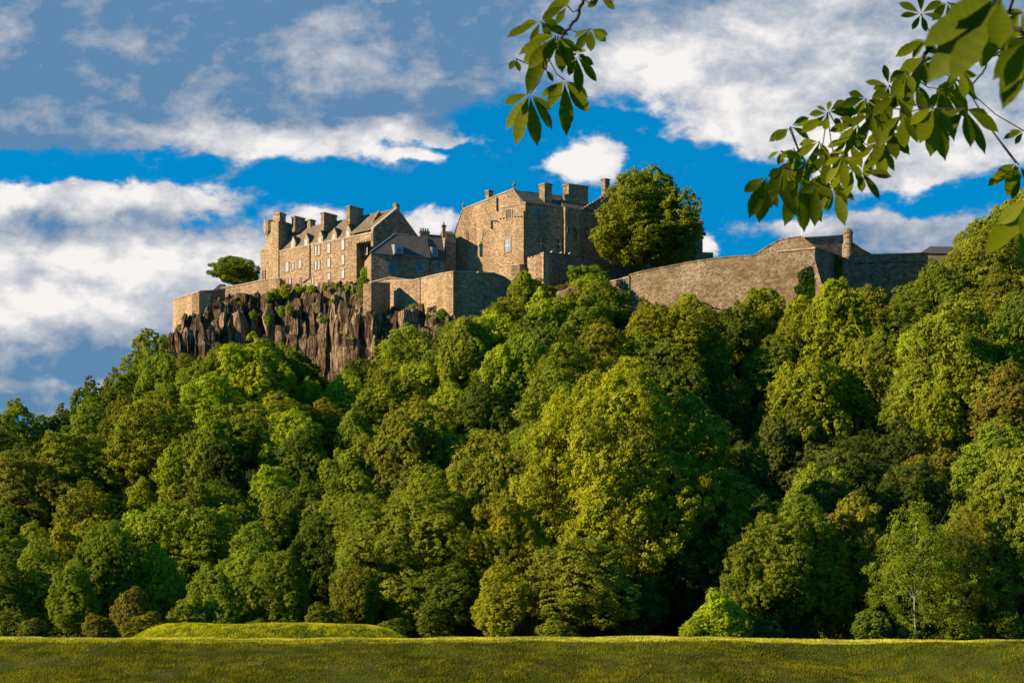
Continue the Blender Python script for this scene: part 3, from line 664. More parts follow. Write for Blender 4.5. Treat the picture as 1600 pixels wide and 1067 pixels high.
for (p0, p1) in ((B - dR * .1, B + dR * 7.2), (Cg + dR * .1, B + dR * 7.2)):
    a0, a1 = v3(p0 - dL * .7, zc_e - .1), v3(p1 - dL * .7, zc_r - .05); o_ = v3(-dL * 6.2, 0)
    r2.hexa([a0, a0 + o_, a1 + o_, a1] + [p + Vector((0, 0, .3)) for p in (a0, a0 + o_, a1 + o_, a1)])
r2.build('wing_roof', M_['slate_brown'], rg)
cp = MB()
for (p0, z0, p1, z1) in ((B, zc_e, B + dR * 7.2, zc_r), (B + dR * 7.2, zc_r, Cg, zc_e)):
    a0, a1 = v3(p0 + dL * .12, z0), v3(p1 + dL * .12, z1); o_ = v3(-dL * .9, 0)
    cp.hexa([a0, a1, a1 + o_, a0 + o_] + [p + Vector((0, 0, .35)) for p in (a0, a1, a1 + o_, a0 + o_)])
cp.build('gable_coping', M_['dress'], rg)
q = B + dR * 7.0; MB().box(q, -dL, 1.0, dR, 1.0, zc_r - .3, zc_r + 1.1).box(q - dR * .1, -dL, 1.1, dR, 1.2, zc_r + 1.1, zc_r + 1.35).build('chimney', M_['brown'], rg)
plG = Plane((583, 330), (583 + (Cg.x / Cg.y * F + 800 - 583), Cg.y))
window(rg, plG, 613, 357, 622, 372, 'brown', 'pane', proud=.1)
# windows of the long front
for (x0, y0, x1, y1, pn) in [(445.5, 410, 451, 425, 'pane_pale'), (456, 412, 459, 422, 'pane_pale'), (466, 406, 471, 420, 'pane_pale'),
    (442, 437, 445, 447, 'pane'), (451, 436, 454.5, 446, 'pane_pale'), (468.5, 434, 470.5, 443, 'board'), (487, 432, 490, 444, 'pane_pale'),
    (491.5, 385, 494.5, 400, 'pane_pale'), (496.5, 384, 499.5, 399, 'pane_pale'), (491.5, 408, 494.5, 423, 'pane_pale'), (496.5, 407, 499.5, 422, 'pane_pale'),
    (511, 381, 516, 396, 'pane_pale'), (511, 404, 516, 418, 'pane_pale'), (511, 427, 516, 437, 'pane_pale'),
    (533, 375, 538, 391, 'pane_pale'), (533, 399, 538, 414, 'pane_pale'), (533, 422, 538, 435, 'pane_pale')]:
    window(rg, plF, x0, y0, x1, y1, 'dress', pn, bars=0, fw=.14)
plRec = Plane((557, hit(Bm + nin * 2.6, dL, 560)[0].y), (583, (B + nin * 2.6).y))
window(rg, plRec, 570, 380, 574, 398, 'dress', 'pane_pale', bars=0)
dp = MB(); a = plF.pt(484.5, 382) + plF.n3 * .16; b = plF.pt(484.5, 434) + plF.n3 * .16; c = plF.pt(474, 442) + plF.n3 * .2
dp.tube([a, b, c], [.11, .11, .11], 6); dp.build('drainpipe', M_['iron'], rg)
# dormers
for pxd in (456.3, 477, 498.8, 520.5, 542.5):
    P = hit(A, dL, pxd)[0]; w = 1.55; dep = 3.1
    z0 = z_e - .1; zs = z_e + 1.75; za = z_e + 3.3; base = P - dL * w / 2 + nin * .35
    d = MB(); d.prism([v3(base, z0), v3(base + dL * w, z0), v3(base + dL * w, zs), v3(base + dL * w / 2, za), v3(base, zs)], v3(nin, 0) * dep)
    dm = d.build('dormer', M_['dress'], rg)
    rr = MB()
    for s in (0, 1):
        a0 = v3(base + dL * (w if s else 0) + dL * (.18 if s else -.18) - nin * .05 + nin * .18, zs - .15); a1 = v3(base + dL * w / 2 + nin * .13, za + .08); o_ = v3(nin, 0) * (dep + .6)
        rr.hexa([a0, a1, a1 + o_, a0 + o_] + [p + Vector((0, 0, .14)) for p in (a0, a1, a1 + o_, a0 + o_)])
    rr.build('dormer_roof', M_['slate'], dm)
    pb = base + dL * .38 - nin * .0
    f = MB(); f.hexa([v3(pb, z0 + .35), v3(pb + dL * .8, z0 + .35), v3(pb + dL * .8 - nin * .08, z0 + .35), v3(pb - nin * .08, z0 + .35)] + [v3(p, z0 + 1.75) for p in (pb, pb + dL * .8, pb + dL * .8 - nin * .08, pb - nin * .08)])
    f.build('dormer_window', M_['pane_pale'], dm)
chimney(rg, 546.5, 335, 1.0, 4.0, 320.5, 350, 'brown'); chimney(rg, 506, 340, 1.0, 3.9, 331, 360, 'brown', pots=0)
chimney(rg, 461, 347, 1.1, 2.9, 337, 362, 'brown'); chimney(rg, 485, 347, .9, 1.5, 342, 362, 'gold')

# ---- tower at the far end
tw = empty('corner_tower', (A.x, A.y, 80), 'tall golden tower with a round corner turret at the far end of the long range', 'tower')
T0 = A - nin * .25; TA, _ = hit(T0, -dL, 415.5); m = MB(); ztw = zat(345, 346.5)
ring(m, [TA, T0, T0 + nin * 9, TA + nin * 9], ZB, ztw); m.build('wall', M_['gold'], tw)
m = MB(); m.box(TA - nin * .1 + dL * 1.3, dL, 1.3 + .85, nin, .8, ztw + .004, ztw + .1)
m.box(T0 - dL * .45 + nin * 0, dL, .4, nin, 8.9, ztw + .002, ztw + .35); m.build('parapet', M_['brown'], tw)
chimney(tw, 437, T0.y - .2, 2.15, 2.2, 331, 345.5, 'gold', d2=nin)
m = MB(); q = TA + dL * .5 + nin * .5
m.lathe((q.x, q.y, 0), [(.5, zat(372, 350)), (1.15, zat(366, 350)), (1.25, zat(364, 350)), (1.25, zat(350, 350)), (1.4, zat(349.5, 350)), (1.4, zat(348, 350))], 12)
m.build('turret', M_['gold'], tw)
m = MB(); Q, _ = hit(TA + nin * .6, -dL, 407); ring(m, [Q, TA + nin * .6, TA + nin * 6, Q + nin * 6], ZB, zat(391, 351)); m.build('annex', M_['gold'], tw)
pa = Plane((407, Q.y), (415, (TA + nin * .6).y)); window(tw, pa, 410.4, 423, 413.6, 447, 'dress', 'board', bars=0, fw=.15)
chimney(tw, 474, 353, .8, 1.2, 344, 356, 'brown')

# ---- low slated houses in the middle
hs = empty('slated_house', (plan(580, 322).x, 322, 82), 'low brown house with blue windows and grey slate roof beside the dark gable', 'house')
dH = Vector((.955, .297)); nH = Vector((-.297, .955)); K0 = plan(580, 321); K1, lk = hit(K0, dH, 672)
ze = zat(396, 321.5); zrr = zat(366.5, 327); m = MB()
ring(m, [K0, K1, K1 + nH * 8, K0 + nH * 8], ZB, ze); m.build('wall', M_['brown'], hs)
m = MB(); hx = 5.0; p0, p1, p2, p3 = K0 - dH * .3 - nH * .3, K1 + dH * .2 - nH * .3, K1 + dH * .2 + nH * 8.3, K0 - dH * .3 + nH * 8.3
r0, r1 = K0 + dH * 6.4 + nH * 4, K1 + dH * .2 + nH * 4
m.add([v3(p0, ze + .01), v3(p1, ze + .01), v3(p2, ze + .01), v3(p3, ze + .01), v3(r0, zrr), v3(r1, zrr)], [(0, 1, 5, 4), (1, 2, 5), (2, 3, 4, 5), (3, 0, 4), (0, 1, 2, 3)]); m.build('roof', M_['slate'], hs)
m = MB(); m.box(p0 - nH * .05, dH, lk + .5, nH, .12, ze - .18, ze - .002)
a0, a1 = v3(p0, ze + .05), v3(r0, zrr + .05)
m.tube([a0, a1], [.14, .14], 6); m.tube([v3(r0, zrr + .05), v3(r0 + dH * 3.4, zrr + .05)], [.14, .14], 6); m.build('ridge_flashing', M_['lead'], hs)
pH = Plane((580, K0.y), (672, K1.y))
window(hs, pH, 608, 406.5, 615.5, 426, 'brown', 'pane_blue', bars=1, proud=.08, fw=.12); window(hs, pH, 652.6, 410, 659, 423, 'dress', 'pane_blue', bars=1, proud=.08, fw=.1)
m = MB(); 
for c_ in (604.5, 671):
    a, b = pH.pt(c_, 396) + pH.n3 * .12, pH.pt(c_, 437) + pH.n3 * .12; m.tube([a, b], [.09, .09], 6)
m.build('drainpipe', M_['iron'], hs)
def roof_dormer(px0, px1, yt, yb, Y, par, wx0, wx1, wy0, wy1, sk=3.2):
    a = plan(px0, Y); w = (px1 - px0) / F * Y; m = MB(); z0, z1 = zat(yb, Y), zat(yt, Y)
    m.prism([v3(a, z0), v3(a, z1 - .9), v3(a + nH * sk, z1), v3(a + nH * sk, z0)], v3(dH, 0) * w); d = m.build('dormer', M_['lead'], par)
    wp = Plane((px0, Y), (px1, (a + dH * w).y)); window(d, wp, wx0, wy0, wx1, wy1, 'lead', 'pane_blue', bars=1, proud=.06, fw=.08)
roof_dormer(616.5, 630.5, 376, 396, 320.9, hs, 619, 626, 387, 394.5)
# annexe on the right of the house
an = empty('slated_annexe', (K1.x, K1.y, 82), 'small dim annexe with one blue window between the slated house and tall gabled block', 'house')
J0 = K1 + nH * .9 + dH * .05; J1, lj = hit(J0, dH, 696); zj = zat(406, J0.y); m = MB(); ring(m, [J0, J1, J1 + nH * 7, J0 + nH * 7], ZB, zj); m.build('wall', M_['brown'], an)
m = MB(); zk = zat(366, J0.y + 4)
m.prism([v3(J0 - nH * .15, zj), v3(J0 + nH * 4, zk), v3(J0 + nH * 7.2, zj)], v3(dH, 0) * (lj + .1)); m.build('roof', M_['slate'], an)
pJ = Plane((672, J0.y), (696, J1.y)); window(an, pJ, 682.5, 410.5, 687.5, 420, 'brown', 'pane_blue', proud=.08, fw=.1)
roof_dormer(674, 684.5, 380, 401, J0.y - .05, an, 676.5, 682, 387, 398)
chimney(hs, 656.5, 329, .7, 2.2, 360, 370, 'brown', d1=nH, d2=dH, pots=4); chimney(an, 691.5, 329.5, .7, .75, 351, 370, 'brown', d1=nH, d2=dH, pots=1)
# tall dark block linking to the palace
lb = empty('link_block', (plan(697, 329).x, 329, 82), 'tall dark block in the gap beside the great gabled building', 'building')
m = MB(); g0 = plan(696.5, 331); g1, _ = hit(g0, dH, 712); ring(m, [g0, g1, g1 + nH * 8, g0 + nH * 8], ZB, zat(366, 331)); m.build('wall', M_['brown'], lb)
m = MB(); m.prism([v3(g0 - nH * .1, zat(366, 331) + .003), v3(g0 + nH * 4, zat(361, 335)), v3(g0 + nH * 8, zat(366, 331) + .003)], v3(g1 - g0, 0)); m.build('roof', M_['slate'], lb)

# ---- palace block
pc = empty('gabled_palace', (plan(821, 325).x, 325, 82), 'big golden gabled block with two finials beside the round leafy tree', 'building')
pB = plan(821, 325); pA, _ = hit(pB, -dL, 709)
nP = Vector((-dP.y, dP.x)); inn = Vector((.556, .83))
pl1 = Plane((709, (pA + inn * 1.2).y), (821, (pB + inn * 1.2).y)); 
m = MB(); poly = [(709, 470), (709.5, 395), (711, 366), (722.5, 329), (728, 326.5), (802, 296.5), (816, 319), (822, 320), (822, 470)]
m.prism([pl1.pt(*p) for p in poly], v3(inn, 0) * 9.0); m.build('wall', M_['gold'], pc)
cp = MB()
for a, b in (((709.5, 366), (722.5, 329)), ((724, 328), (802, 296.5)), ((802, 296.5), (816, 319))):
    u0, u1 = pl1.pt(*a) + pl1.n3 * .15, pl1.pt(*b) + pl1.n3 * .15; o_ = -pl1.n3 * .8
    cp.hexa([u0, u1, u1 + o_, u0 + o_] + [p + Vector((0, 0, .32)) for p in (u0, u1, u1 + o_, u0 + o_)])
cp.build('gable_coping', M_['dress'], pc)
finial(pc, pl1.pt(723, 327) - pl1.n3 * .3, 2.0, .42); finial(pc, pl1.pt(802.5, 295.5) - pl1.n3 * .3, 2.0, .42)
# sunlit lower block in front
pl2 = Plane((709, pA.y), (821, pB.y)); m = MB()
m.prism([pl2.pt(*p) for p in [(753, 470), (755, 372), (768, 348), (783, 325.5), (821, 317.5), (821, 470)]], v3(inn, 0) * 1.21); m.build('stair_wing', M_['gold'], pc)
m = MB(); u0, u1 = pl2.pt(783, 325.5) + pl2.n3 * .12, pl2.pt(821.5, 317.5) + pl2.n3 * .12; o_ = -pl2.n3 * 1.2
m.hexa([u0, u1, u1 + o_, u0 + o_] + [p + Vector((0, 0, .3)) for p in (u0, u1, u1 + o_, u0 + o_)]); m.build('wing_coping', M_['dress'], pc)
for (x0, y0, x1, y1, pn, pl_) in [(791, 329, 799.5, 343, 'board', pl2), (788, 374, 797.5, 395, 'pane', pl2), (791, 413, 799, 417.5, 'board', pl2),
     (729.5, 362, 731.5, 375, 'board', pl1), (754.3, 363, 757, 379, 'board', pl1)]:
    window(pc, pl_, x0, y0, x1, y1, 'dress' if pl_ is pl2 else 'gold', pn, bars=1 if (x1 - x0) > 8 and pn == 'pane' else 0, proud=.14, fw=.18)
m = MB()
for a, b, pl_, w in (((777, 309), (777, 330), pl1, .16), ((819.5, 330), (819.5, 412), pl2, .13), ((768.5, 345), (768.5, 358), pl2, .16)):
    m.tube([pl_.pt(*a) + pl_.n3 * .2, pl_.pt(*b) + pl_.n3 * .2], [w, w], 6)
m.tube([pl2.pt(768.5, 345) + pl2.n3 * .2, pl2.pt(779, 346) + pl2.n3 * .2], [.13, .13], 6); m.build('drainpipe', M_['iron'], pc)
m = MB(); rr_ = random.Random(3)
for i in range(14):
    y = 353 + i * 3.2; x = 742 + rr_.uniform(-1.2, 1.2); a = pl1.pt(x, y) + pl1.n3 * .03; 
    m.box((a.x, a.y), pl1.d, rr_.uniform(.25, .6), -pl1.n, .12, a.z, a.z + rr_.uniform(.3, .6))
m.build('ruined_masonry', M_['red'], pc)
c1 = MB()
for i in range(9):
    x = 781 + i * 4.6
    if 789 < x < 801: continue
    a = pl2.pt(x, 343 - (x - 781) * .12) ; c1.box((a.x, a.y), pl2.d, .3, pl2.n, .28, a.z, a.z + .3)
c1.build('corbel', M_['brown'], pc)
# shaded side with the long slate roof
E, le = hit(pB, dP, 884); m = MB(); zw = zat(318.5, 325)
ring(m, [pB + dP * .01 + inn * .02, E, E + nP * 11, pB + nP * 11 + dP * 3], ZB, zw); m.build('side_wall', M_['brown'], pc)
m = MB(); m.box(pB - nP * .15 + dP * .1, dP, le - .1, nP, .45, zw + .004, zw + .4); m.box(pB - nP * .1, dP, le, nP, .2, zat(341, 326), zat(339, 326)); m.box(pB - nP * .1, dP, le, nP, .2, zat(363, 326), zat(361.5, 326)); m.build('string_course', M_['brown'], pc)
P0 = pl1.pt(803, 297.5); m = MB(); ridge_z = P0.z; rA = Vector((P0.x, P0.y)) ; lr_ = 12.3
e_a = pB + nP * .35 + dP * .0; e_b = E + nP * .35; rB = Vector((rA.x + dP.x * lr_, rA.y + dP.y * lr_)); zB = zat(305, rB.y)
bk = nP * 5
m.add([v3(e_a, zw + .41), v3(e_b, zw + .41), v3(rB, zB), v3(rA, ridge_z), v3(rA + bk, zw), v3(rB + bk, zw)], [(0, 1, 2, 3), (3, 2, 5, 4), (0, 3, 4), (1, 5, 2), (0, 4, 5, 1)]); m.build('roof', M_['slate'], pc)
pl3 = Plane((821, pB.y), (884, E.y))
for (x0, y0, x1, y1, pn) in [(838, 327, 844, 340, 'pane_blue'), (840.5, 371, 850, 389, 'pane'), (869.5, 373.5, 880, 389, 'pane')]:
    window(pc, pl3, x0, y0, x1, y1, 'brown', pn, proud=.14, fw=.2)
chimney(pc, 851, 328, 1.5, 1.9, 285.5, 325, 'brown', d1=-dL, d2=dP); chimney(pc, 763.5, 333, .9, 1.2, 296.5, 314, 'gold', d1=-dL, d2=dP)
# ---- far wing with the broad chimney and stepped gable
fw_ = empty('stepped_gable_wing', (plan(884, 330).x, 330, 82), 'shaded wing with a broad chimney stack and crow-stepped gable half behind the round tree', 'building')
m = MB(); G0 = plan(883, 327.5); G1, lg = hit(G0, dP, 909); zg = zat(325, 328)
ring(m, [G0, G1, G1 + nP * 9, G0 + nP * 9], ZB, zg)
m.build('wall', M_['brown'], fw_)
m = MB(); m.add([v3(G0, zg + .004), v3(G1 + dP * 3, zg + .004), v3(G1 + nP * 4 + dP * 3, zat(309, 331)), v3(G0 + nP * 4, zat(309, 331)), v3(G0 + nP * 8, zg + .004), v3(G1 + nP * 8 + dP * 3, zg + .004)], [(0, 1, 2, 3), (3, 2, 5, 4), (0, 3, 4), (1, 5, 2), (0, 4, 5, 1)]); m.build('roof', M_['slate'], fw_)
chimney(fw_, 888.5, 330.5, 1.6, 5.1, 286.5, 318, 'brown', d1=-dL, d2=dP)
pl4 = Plane((883, G0.y), (909, G1.y))
for (x0, y0, x1, y1) in [(887, 355, 890, 363), (896, 357, 901, 373), (902.5, 400, 907, 412)]: window(fw_, pl4, x0, y0, x1, y1, 'brown', 'pane', bars=0, proud=.1, fw=.12)
# stepped gable
pl5 = Plane((908, 329), (983, 336)); m = MB()
prof = [(907, 475), (907, 330)]; n_ = 9
for i in range(n_):
    x = 907 + 36 * i / n_; y = 329 - 22 * i / n_; prof += [(x, y - 2.4), (x + 36 / n_, y - 2.4)]
prof += [(943, 304), (965, 304), (985, 330), (985, 475)]
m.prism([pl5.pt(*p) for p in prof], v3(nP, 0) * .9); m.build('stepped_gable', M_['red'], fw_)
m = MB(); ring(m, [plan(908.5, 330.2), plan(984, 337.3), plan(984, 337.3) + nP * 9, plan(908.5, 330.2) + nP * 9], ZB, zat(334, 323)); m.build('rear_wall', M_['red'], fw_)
chimney(fw_, 945.5, 334.5, 1.0, 1.2, 278.5, 308, 'red', d1=-dL, d2=dP); chimney(fw_, 957, 336, .9, 1.3, 297, 312, 'red', d1=-dL, d2=dP)
for (x0, y0, x1, y1) in [(915, 357, 919, 372), (946, 380, 950, 395)]: window(fw_, pl5, x0, y0, x1, y1, 'red', 'pane', bars=0, proud=.1, fw=.12)
# tall range behind the tree
bt = empty('tree_screened_block', (plan(1040, 342).x, 342, 82), 'dark block whose straight right edge shows behind the round tree', 'building')
m = MB(); b0 = plan(986, 338); b1, _ = hit(b0, Vector((.98, .2)), 1098); ring(m, [b0, b1, b1 + Vector((-2, 10)), b0 + Vector((-2, 10))], ZB, zat(347, 340)); m.build('wall', M_['brown'], bt)
m = MB(); ring(m, [b0 - Vector((.2, .3)), b1 + Vector((.3, -.3)), b1 + Vector((-1.7, 10.3)), b0 + Vector((-2.2, 10.3))], zat(347, 340) + .003, zat(343, 340)); m.build('parapet', M_['red'], bt)
m = MB(); m.box(b1 + Vector((.05, 1)), Vector((1, .1)), 2.7, Vector((0, 1)), 4, ZB, zat(401.5, 347)); m.build('lean_to', M_['brown'], bt)

# ---- walls: prism between plan points with traced tops
def cwall(name, label, cat, A_, B_, top, m, thick=2.2, zb=None, coping=True, cm='dress', group=None):
    pl = Plane(A_, B_); root = empty(name, pl.pt(A_[0], 480), label, cat, group); zb = 58 if zb is None else zb
    pts = [pl.pt(*p) for p in top]; a, b = pts[0].copy(), pts[-1].copy(); a.z = zb; b.z = zb
    MB().prism([a] + pts + [b], -pl.n3 * thick).build('wall', M_[m], root)
    if coping:
        c = MB()
        for p, q in zip(pts, pts[1:]):
            if abs(q.x - p.x) + abs(q.y - p.y) < .3: continue
            u0, u1 = p + pl.n3 * .14, q + pl.n3 * .14; o_ = -pl.n3 * (thick * .5)
            c.hexa([u0, u1, u1 + o_, u0 + o_] + [w + Vector((0, 0, .26)) for w in (u0, u1, u1 + o_, u0 + o_)])
        c.build('coping', M_[cm], root)
    return pl, root
# left rampart
cwall('rampart', 'sunlit outer rampart face at the far left end of the crag', 'wall', (270, 350), (311, 338), [(270, 470), (290, 462.5), (311, 456)], 'gold', 3)
cwall('rampart', 'duller short rampart face right of the leftmost sunlit corner', 'wall', (311.2, 338), (352, 343.5), [(311.2, 456), (335, 454.5), (352, 452.5)], 'rubble', 3)
cwall('rampart', 'low golden rampart climbing from the left corner to the tall tower', 'wall', (345, 349), (437, 341.8), [(345, 451), (380, 445), (410, 438.5), (437, 436)], 'gold', 2.5)
hb = empty('hut', (plan(340, 352).x, 352, 80), 'small dark sloping hut roof behind the left rampart', 'hut')
m = MB(); q0 = plan(333, 352); m.prism([v3(q0, ZB), v3(q0, zat(453, 352)), v3(q0 + Vector((1.6, 0)), zat(444, 352)), v3(q0 + Vector((2.9, 0)), zat(444, 352)), v3(q0 + Vector((2.9, 0)), ZB)], (0, 4, 0)); m.build('wall', M_['slate'], hb)
# retaining walls right of the crag
cwall('retaining_wall', 'shaded square buttress wall at the right end of the crag under the slated house', 'wall', (580, 299), (609.5, 306), [(580, 442), (609.5, 444)], 'brown', 2)
pln, _ = cwall('retaining_wall', 'sunlit rough retaining wall below the slated house left of the pointed bastion', 'wall', (600, 309.5), (656, 303), [(600, 440), (625, 439.5), (645, 439), (656, 436.5)], 'brown', 3)
cwall('terrace_parapet', 'thin pale terrace parapet at the foot of the slated house', 'wall', (580, 313), (650, 311), [(580, 441.5), (595, 438), (610, 434), (628, 437), (650, 439)], 'gold', 1, zb=78)
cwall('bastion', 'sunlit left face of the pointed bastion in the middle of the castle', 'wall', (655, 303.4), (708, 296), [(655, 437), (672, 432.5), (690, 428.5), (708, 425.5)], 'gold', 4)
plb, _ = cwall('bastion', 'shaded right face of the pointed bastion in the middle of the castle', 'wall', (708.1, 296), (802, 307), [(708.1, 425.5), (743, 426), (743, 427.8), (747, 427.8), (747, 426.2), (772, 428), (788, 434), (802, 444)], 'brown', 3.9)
cwall('palace_plinth', 'sunlit low wall between the dark bastion face and the big gabled block', 'wall', (768, 320), (812, 315), [(768, 426), (778, 424), (778, 417), (812, 414)], 'gold', 2.5)
cwall('palace_plinth', 'dark short wall turning back behind the shrubs under the big gabled block', 'wall', (812.1, 315), (826, 322), [(812.1, 414.5), (826, 414.5)], 'brown', 2)
tp = [(824, 402)]
for i in range(5): x = 824 + i * 5; tp += [(x + .1, 402 - i * 1.3), (x + 3, 401.4 - i * 1.3), (x + 3.1, 403.4 - i * 1.3), (x + 4.9, 403 - i * 1.3)]
tp += [(849, 395.5)]
cwall('crenellated_wall', 'short sunlit notched parapet in front of the gabled block', 'wall', (824, 316), (849, 312), tp, 'gold', 1.6, coping=False)
plk, _ = cwall('crenellated_wall', 'broad dark red rubble wall with white gulls on its top', 'wall', (849.1, 312), (915, 321), [(849.1, 395.5), (880, 398), (900, 400), (915, 401)], 'red', 2.5, cm='brown')
for i, (x, y) in enumerate([(861, 398), (875.5, 399.6), (889, 400.6)]):
    p = plk.pt(x, 400); p = Vector((p.x, p.y, plk.pt(x, 396.5 + (x - 849) * .085).z + .12)); g = empty('gull', p, ['leftmost of three white gulls perched on the dark red wall', 'middle one of three white gulls perched on the dark red wall', 'rightmost of three white gulls perched on the dark red wall'][i], 'bird', 'gulls on the wall')
    mb = MB(); mb.tube([p + Vector((-.32, 0, .2)), p + Vector((-.2, 0, .26)), p + Vector((0, 0, .34)), p + Vector((.16, 0, .42)), p + Vector((.2, 0, .56)), p + Vector((.27, 0, .62)), p + Vector((.36, 0, .6))], [.02, .08, .15, .12, .07, .075, .015], 8); mb.build('body', M_['bird'], g)
    mb = MB(); mb.tube([p + Vector((0, -.04, -.02)), p + Vector((0, -.04, .24))], [.015, .02], 5); mb.build('leg', M_['board'], g)
    mb = MB(); mb.tube([p + Vector((0, .04, -.02)), p + Vector((0, .04, .24))], [.015, .02], 5); mb.build('leg', M_['board'], g)
# long curtain wall
cwall('curtain_wall', 'dim low end of the long wall beside the trees under the round tree', 'wall', (950, 319), (983, 312.7), [(950, 441), (966, 438), (983, 433)], 'rubble', 2)
topl = [(983, 430.6), (1000, 426), (1019, 422), (1050, 416), (1081, 410), (1122, 404), (1150, 401.5), (1179, 400), (1191, 391.5), (1204, 383.5), (1218, 376), (1235, 373), (1252, 370.3), (1273, 388)]
plw, cw = cwall('curtain_wall', 'long sunlit rubble curtain wall rising from the round tree to the peaked corner', 'wall', (983, 313), (1273, 294), topl, 'rubble', 3, cm='rubble')
m = MB(); a, b = plw.pt(1215, 394.5), plw.pt(1274, 389); m.hexa([a, b, b + plw.n3 * .25, a + plw.n3 * .25] + [p + Vector((0, 0, .3)) for p in (a, b, b + plw.n3 * .25, a + plw.n3 * .25)]); m.build('string_course', M_['dress'], cw)
m = MB(); c0 = plw.pt(1262, 400); cA, cB = plw.pt(1273, 392), plw.pt(1273, 500)
m.add([plw.pt(1240, 470), plw.pt(1273, 405), plw.pt(1273, 500), plw.pt(1240, 500), plw.pt(1273, 500) + Vector((3.2, -1.6, 0)), plw.pt(1240, 500) + plw.n3 * 1.8], [(0, 1, 2, 3), (0, 1, 4, 5), (1, 2, 4), (0, 5, 3), (3, 2, 4, 5)]); m.build('battered_corner', M_['rubble'], cw)
fp = empty('flagpole', plw.pt(1252, 370) - plw.n3 * .6, 'thin white flagpole on the peak of the curtain wall', 'flagpole'); p = plw.pt(1252, 370) - plw.n3 * .6
MB().lathe(p, [(.13, -.3), (.11, 0), (.08, 2.5), (.06, 4.0), (.1, 4.02), (.1, 4.15), (.02, 4.2)], 8).build('pole', M_['white'], fp)
# shaded outworks right of the corner
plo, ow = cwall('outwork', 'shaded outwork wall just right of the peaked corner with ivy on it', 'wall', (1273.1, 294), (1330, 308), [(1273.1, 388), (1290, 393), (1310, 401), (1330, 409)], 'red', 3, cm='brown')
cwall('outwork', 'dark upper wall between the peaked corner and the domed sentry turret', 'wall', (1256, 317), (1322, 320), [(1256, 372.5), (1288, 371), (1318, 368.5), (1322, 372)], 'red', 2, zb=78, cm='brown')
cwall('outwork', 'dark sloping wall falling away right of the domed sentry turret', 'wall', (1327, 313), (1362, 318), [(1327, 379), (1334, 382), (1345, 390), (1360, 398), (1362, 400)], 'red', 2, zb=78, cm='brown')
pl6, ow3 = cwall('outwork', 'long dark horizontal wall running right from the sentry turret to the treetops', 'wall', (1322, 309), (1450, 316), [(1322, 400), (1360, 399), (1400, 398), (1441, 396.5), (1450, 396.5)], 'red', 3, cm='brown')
m = MB(); a, b = pl6.pt(1333, 411), pl6.pt(1450, 408); m.hexa([a, b, b + pl6.n3 * .3, a + pl6.n3 * .3] + [p + Vector((0, 0, .35)) for p in (a, b, b + pl6.n3 * .3, a + pl6.n3 * .3)]); m.build('string_course', M_['rubble'], ow3)
st = empty('sentry_turret', plan(1325, 309).to_3d() + Vector((0, 0, 84)), 'round domed stone sentry turret with a spike on the dark outwork', 'turret')
q = plan(1325, 309); zz = lambda y: zat(y, 309)
MB().lathe((q.x, q.y, 0), [(.3, zz(408)), (.95, zz(402)), (1.0, zz(384)), (1.12, zz(383)), (1.12, zz(380)), (1.0, zz(379)), (1.0, zz(366)), (1.12, zz(365.5)), (1.1, zz(364)), (.85, zz(360)), (.4, zz(357.5)), (.1, zz(357)), (.16, zz(356)), (.03, zz(353.5))], 16).build('turret_body', M_['rubble'], st)
gh = empty('guardhouse', plan(1470, 322).to_3d() + Vector((0, 0, 80)), 'low blue-grey roof peeping over the dark wall at the right treetops', 'building')
m = MB(); g0 = plan(1440, 322); ring(m, [g0, g0 + Vector((14, 1)), g0 + Vector((14, 8)), g0 + Vector((0, 7))], ZB, zat(396, 322)); m.build('wall', M_['brown'], gh)
m = MB(); zq = zat(396, 322) + .003; m.add([v3(g0 + Vector((-.5, -.3)), zq), v3(g0 + Vector((14.3, .7)), zq), v3(g0 + Vector((14.3, 8.3)), zq), v3(g0 + Vector((-.3, 7.3)), zq), v3(g0 + Vector((3, 3.5)), zat(384, 325)), v3(g0 + Vector((12, 4)), zat(384, 325))], [(0, 1, 5, 4), (1, 2, 5), (2, 3, 4, 5), (3, 0, 4), (0, 1, 2, 3)]); m.build('roof', M_['slate'], gh)

# ---- ivy, shrubs on the rock and the trees by the walls
def leafpatch(name, n, P0, spread, colr, label, cat, seed, S=(.15, .32), kindv=None):
    r = np.random.default_rng(seed); P = r.normal(0, 1, (n, 3)); P /= np.linalg.norm(P, axis=1)[:, None]; P *= r.random((n, 1)) ** .35
    cl = r.normal(0, 1, (14, 3)) * .5
    P = P * (.75 + .45 * vnoise(P[:, 0] * 3 + seed, P[:, 2] * 3, .9)[:, None])
    Nn = P * .8 + r.normal(0, .5, (n, 3)) + np.array([0, -.3, .4]); Nn /= np.linalg.norm(Nn, axis=1)[:, None]
    Q = P * np.array(spread); s = r.uniform(*S, n)
    t = r.normal(0, 1, P.shape); t -= Nn * (t * Nn).sum(1)[:, None]; t /= np.linalg.norm(t, axis=1)[:, None]; b = np.cross(Nn, t)
    V = np.stack([Q - t * s[:, None], Q + b * s[:, None] * .6, Q + t * s[:, None], Q - b * s[:, None] * .6], 1).reshape(-1, 3)
    o = link(name, npmesh(name, V, np.arange(4 * n).reshape(n, 4), M_['leaf'], r.random(n))); o.location = P0; o.color = (*colr, 1)
    tag(o, label, cat); return o
leafpatch('ivy', 5000, plw.pt(1264, 452) + plw.n3 * .3 , (2.9, .45, 4.6), (.05, .10, .008), 'broad ivy mass climbing the foot of the peaked wall corner', 'ivy', 31)
leafpatch('ivy', 2600, plo.pt(1305, 425) + plo.n3 * .3, (1.6, .6, 4.2), (.055, .12, .008), 'narrow bright ivy strip hanging on the shaded outwork', 'ivy', 32)
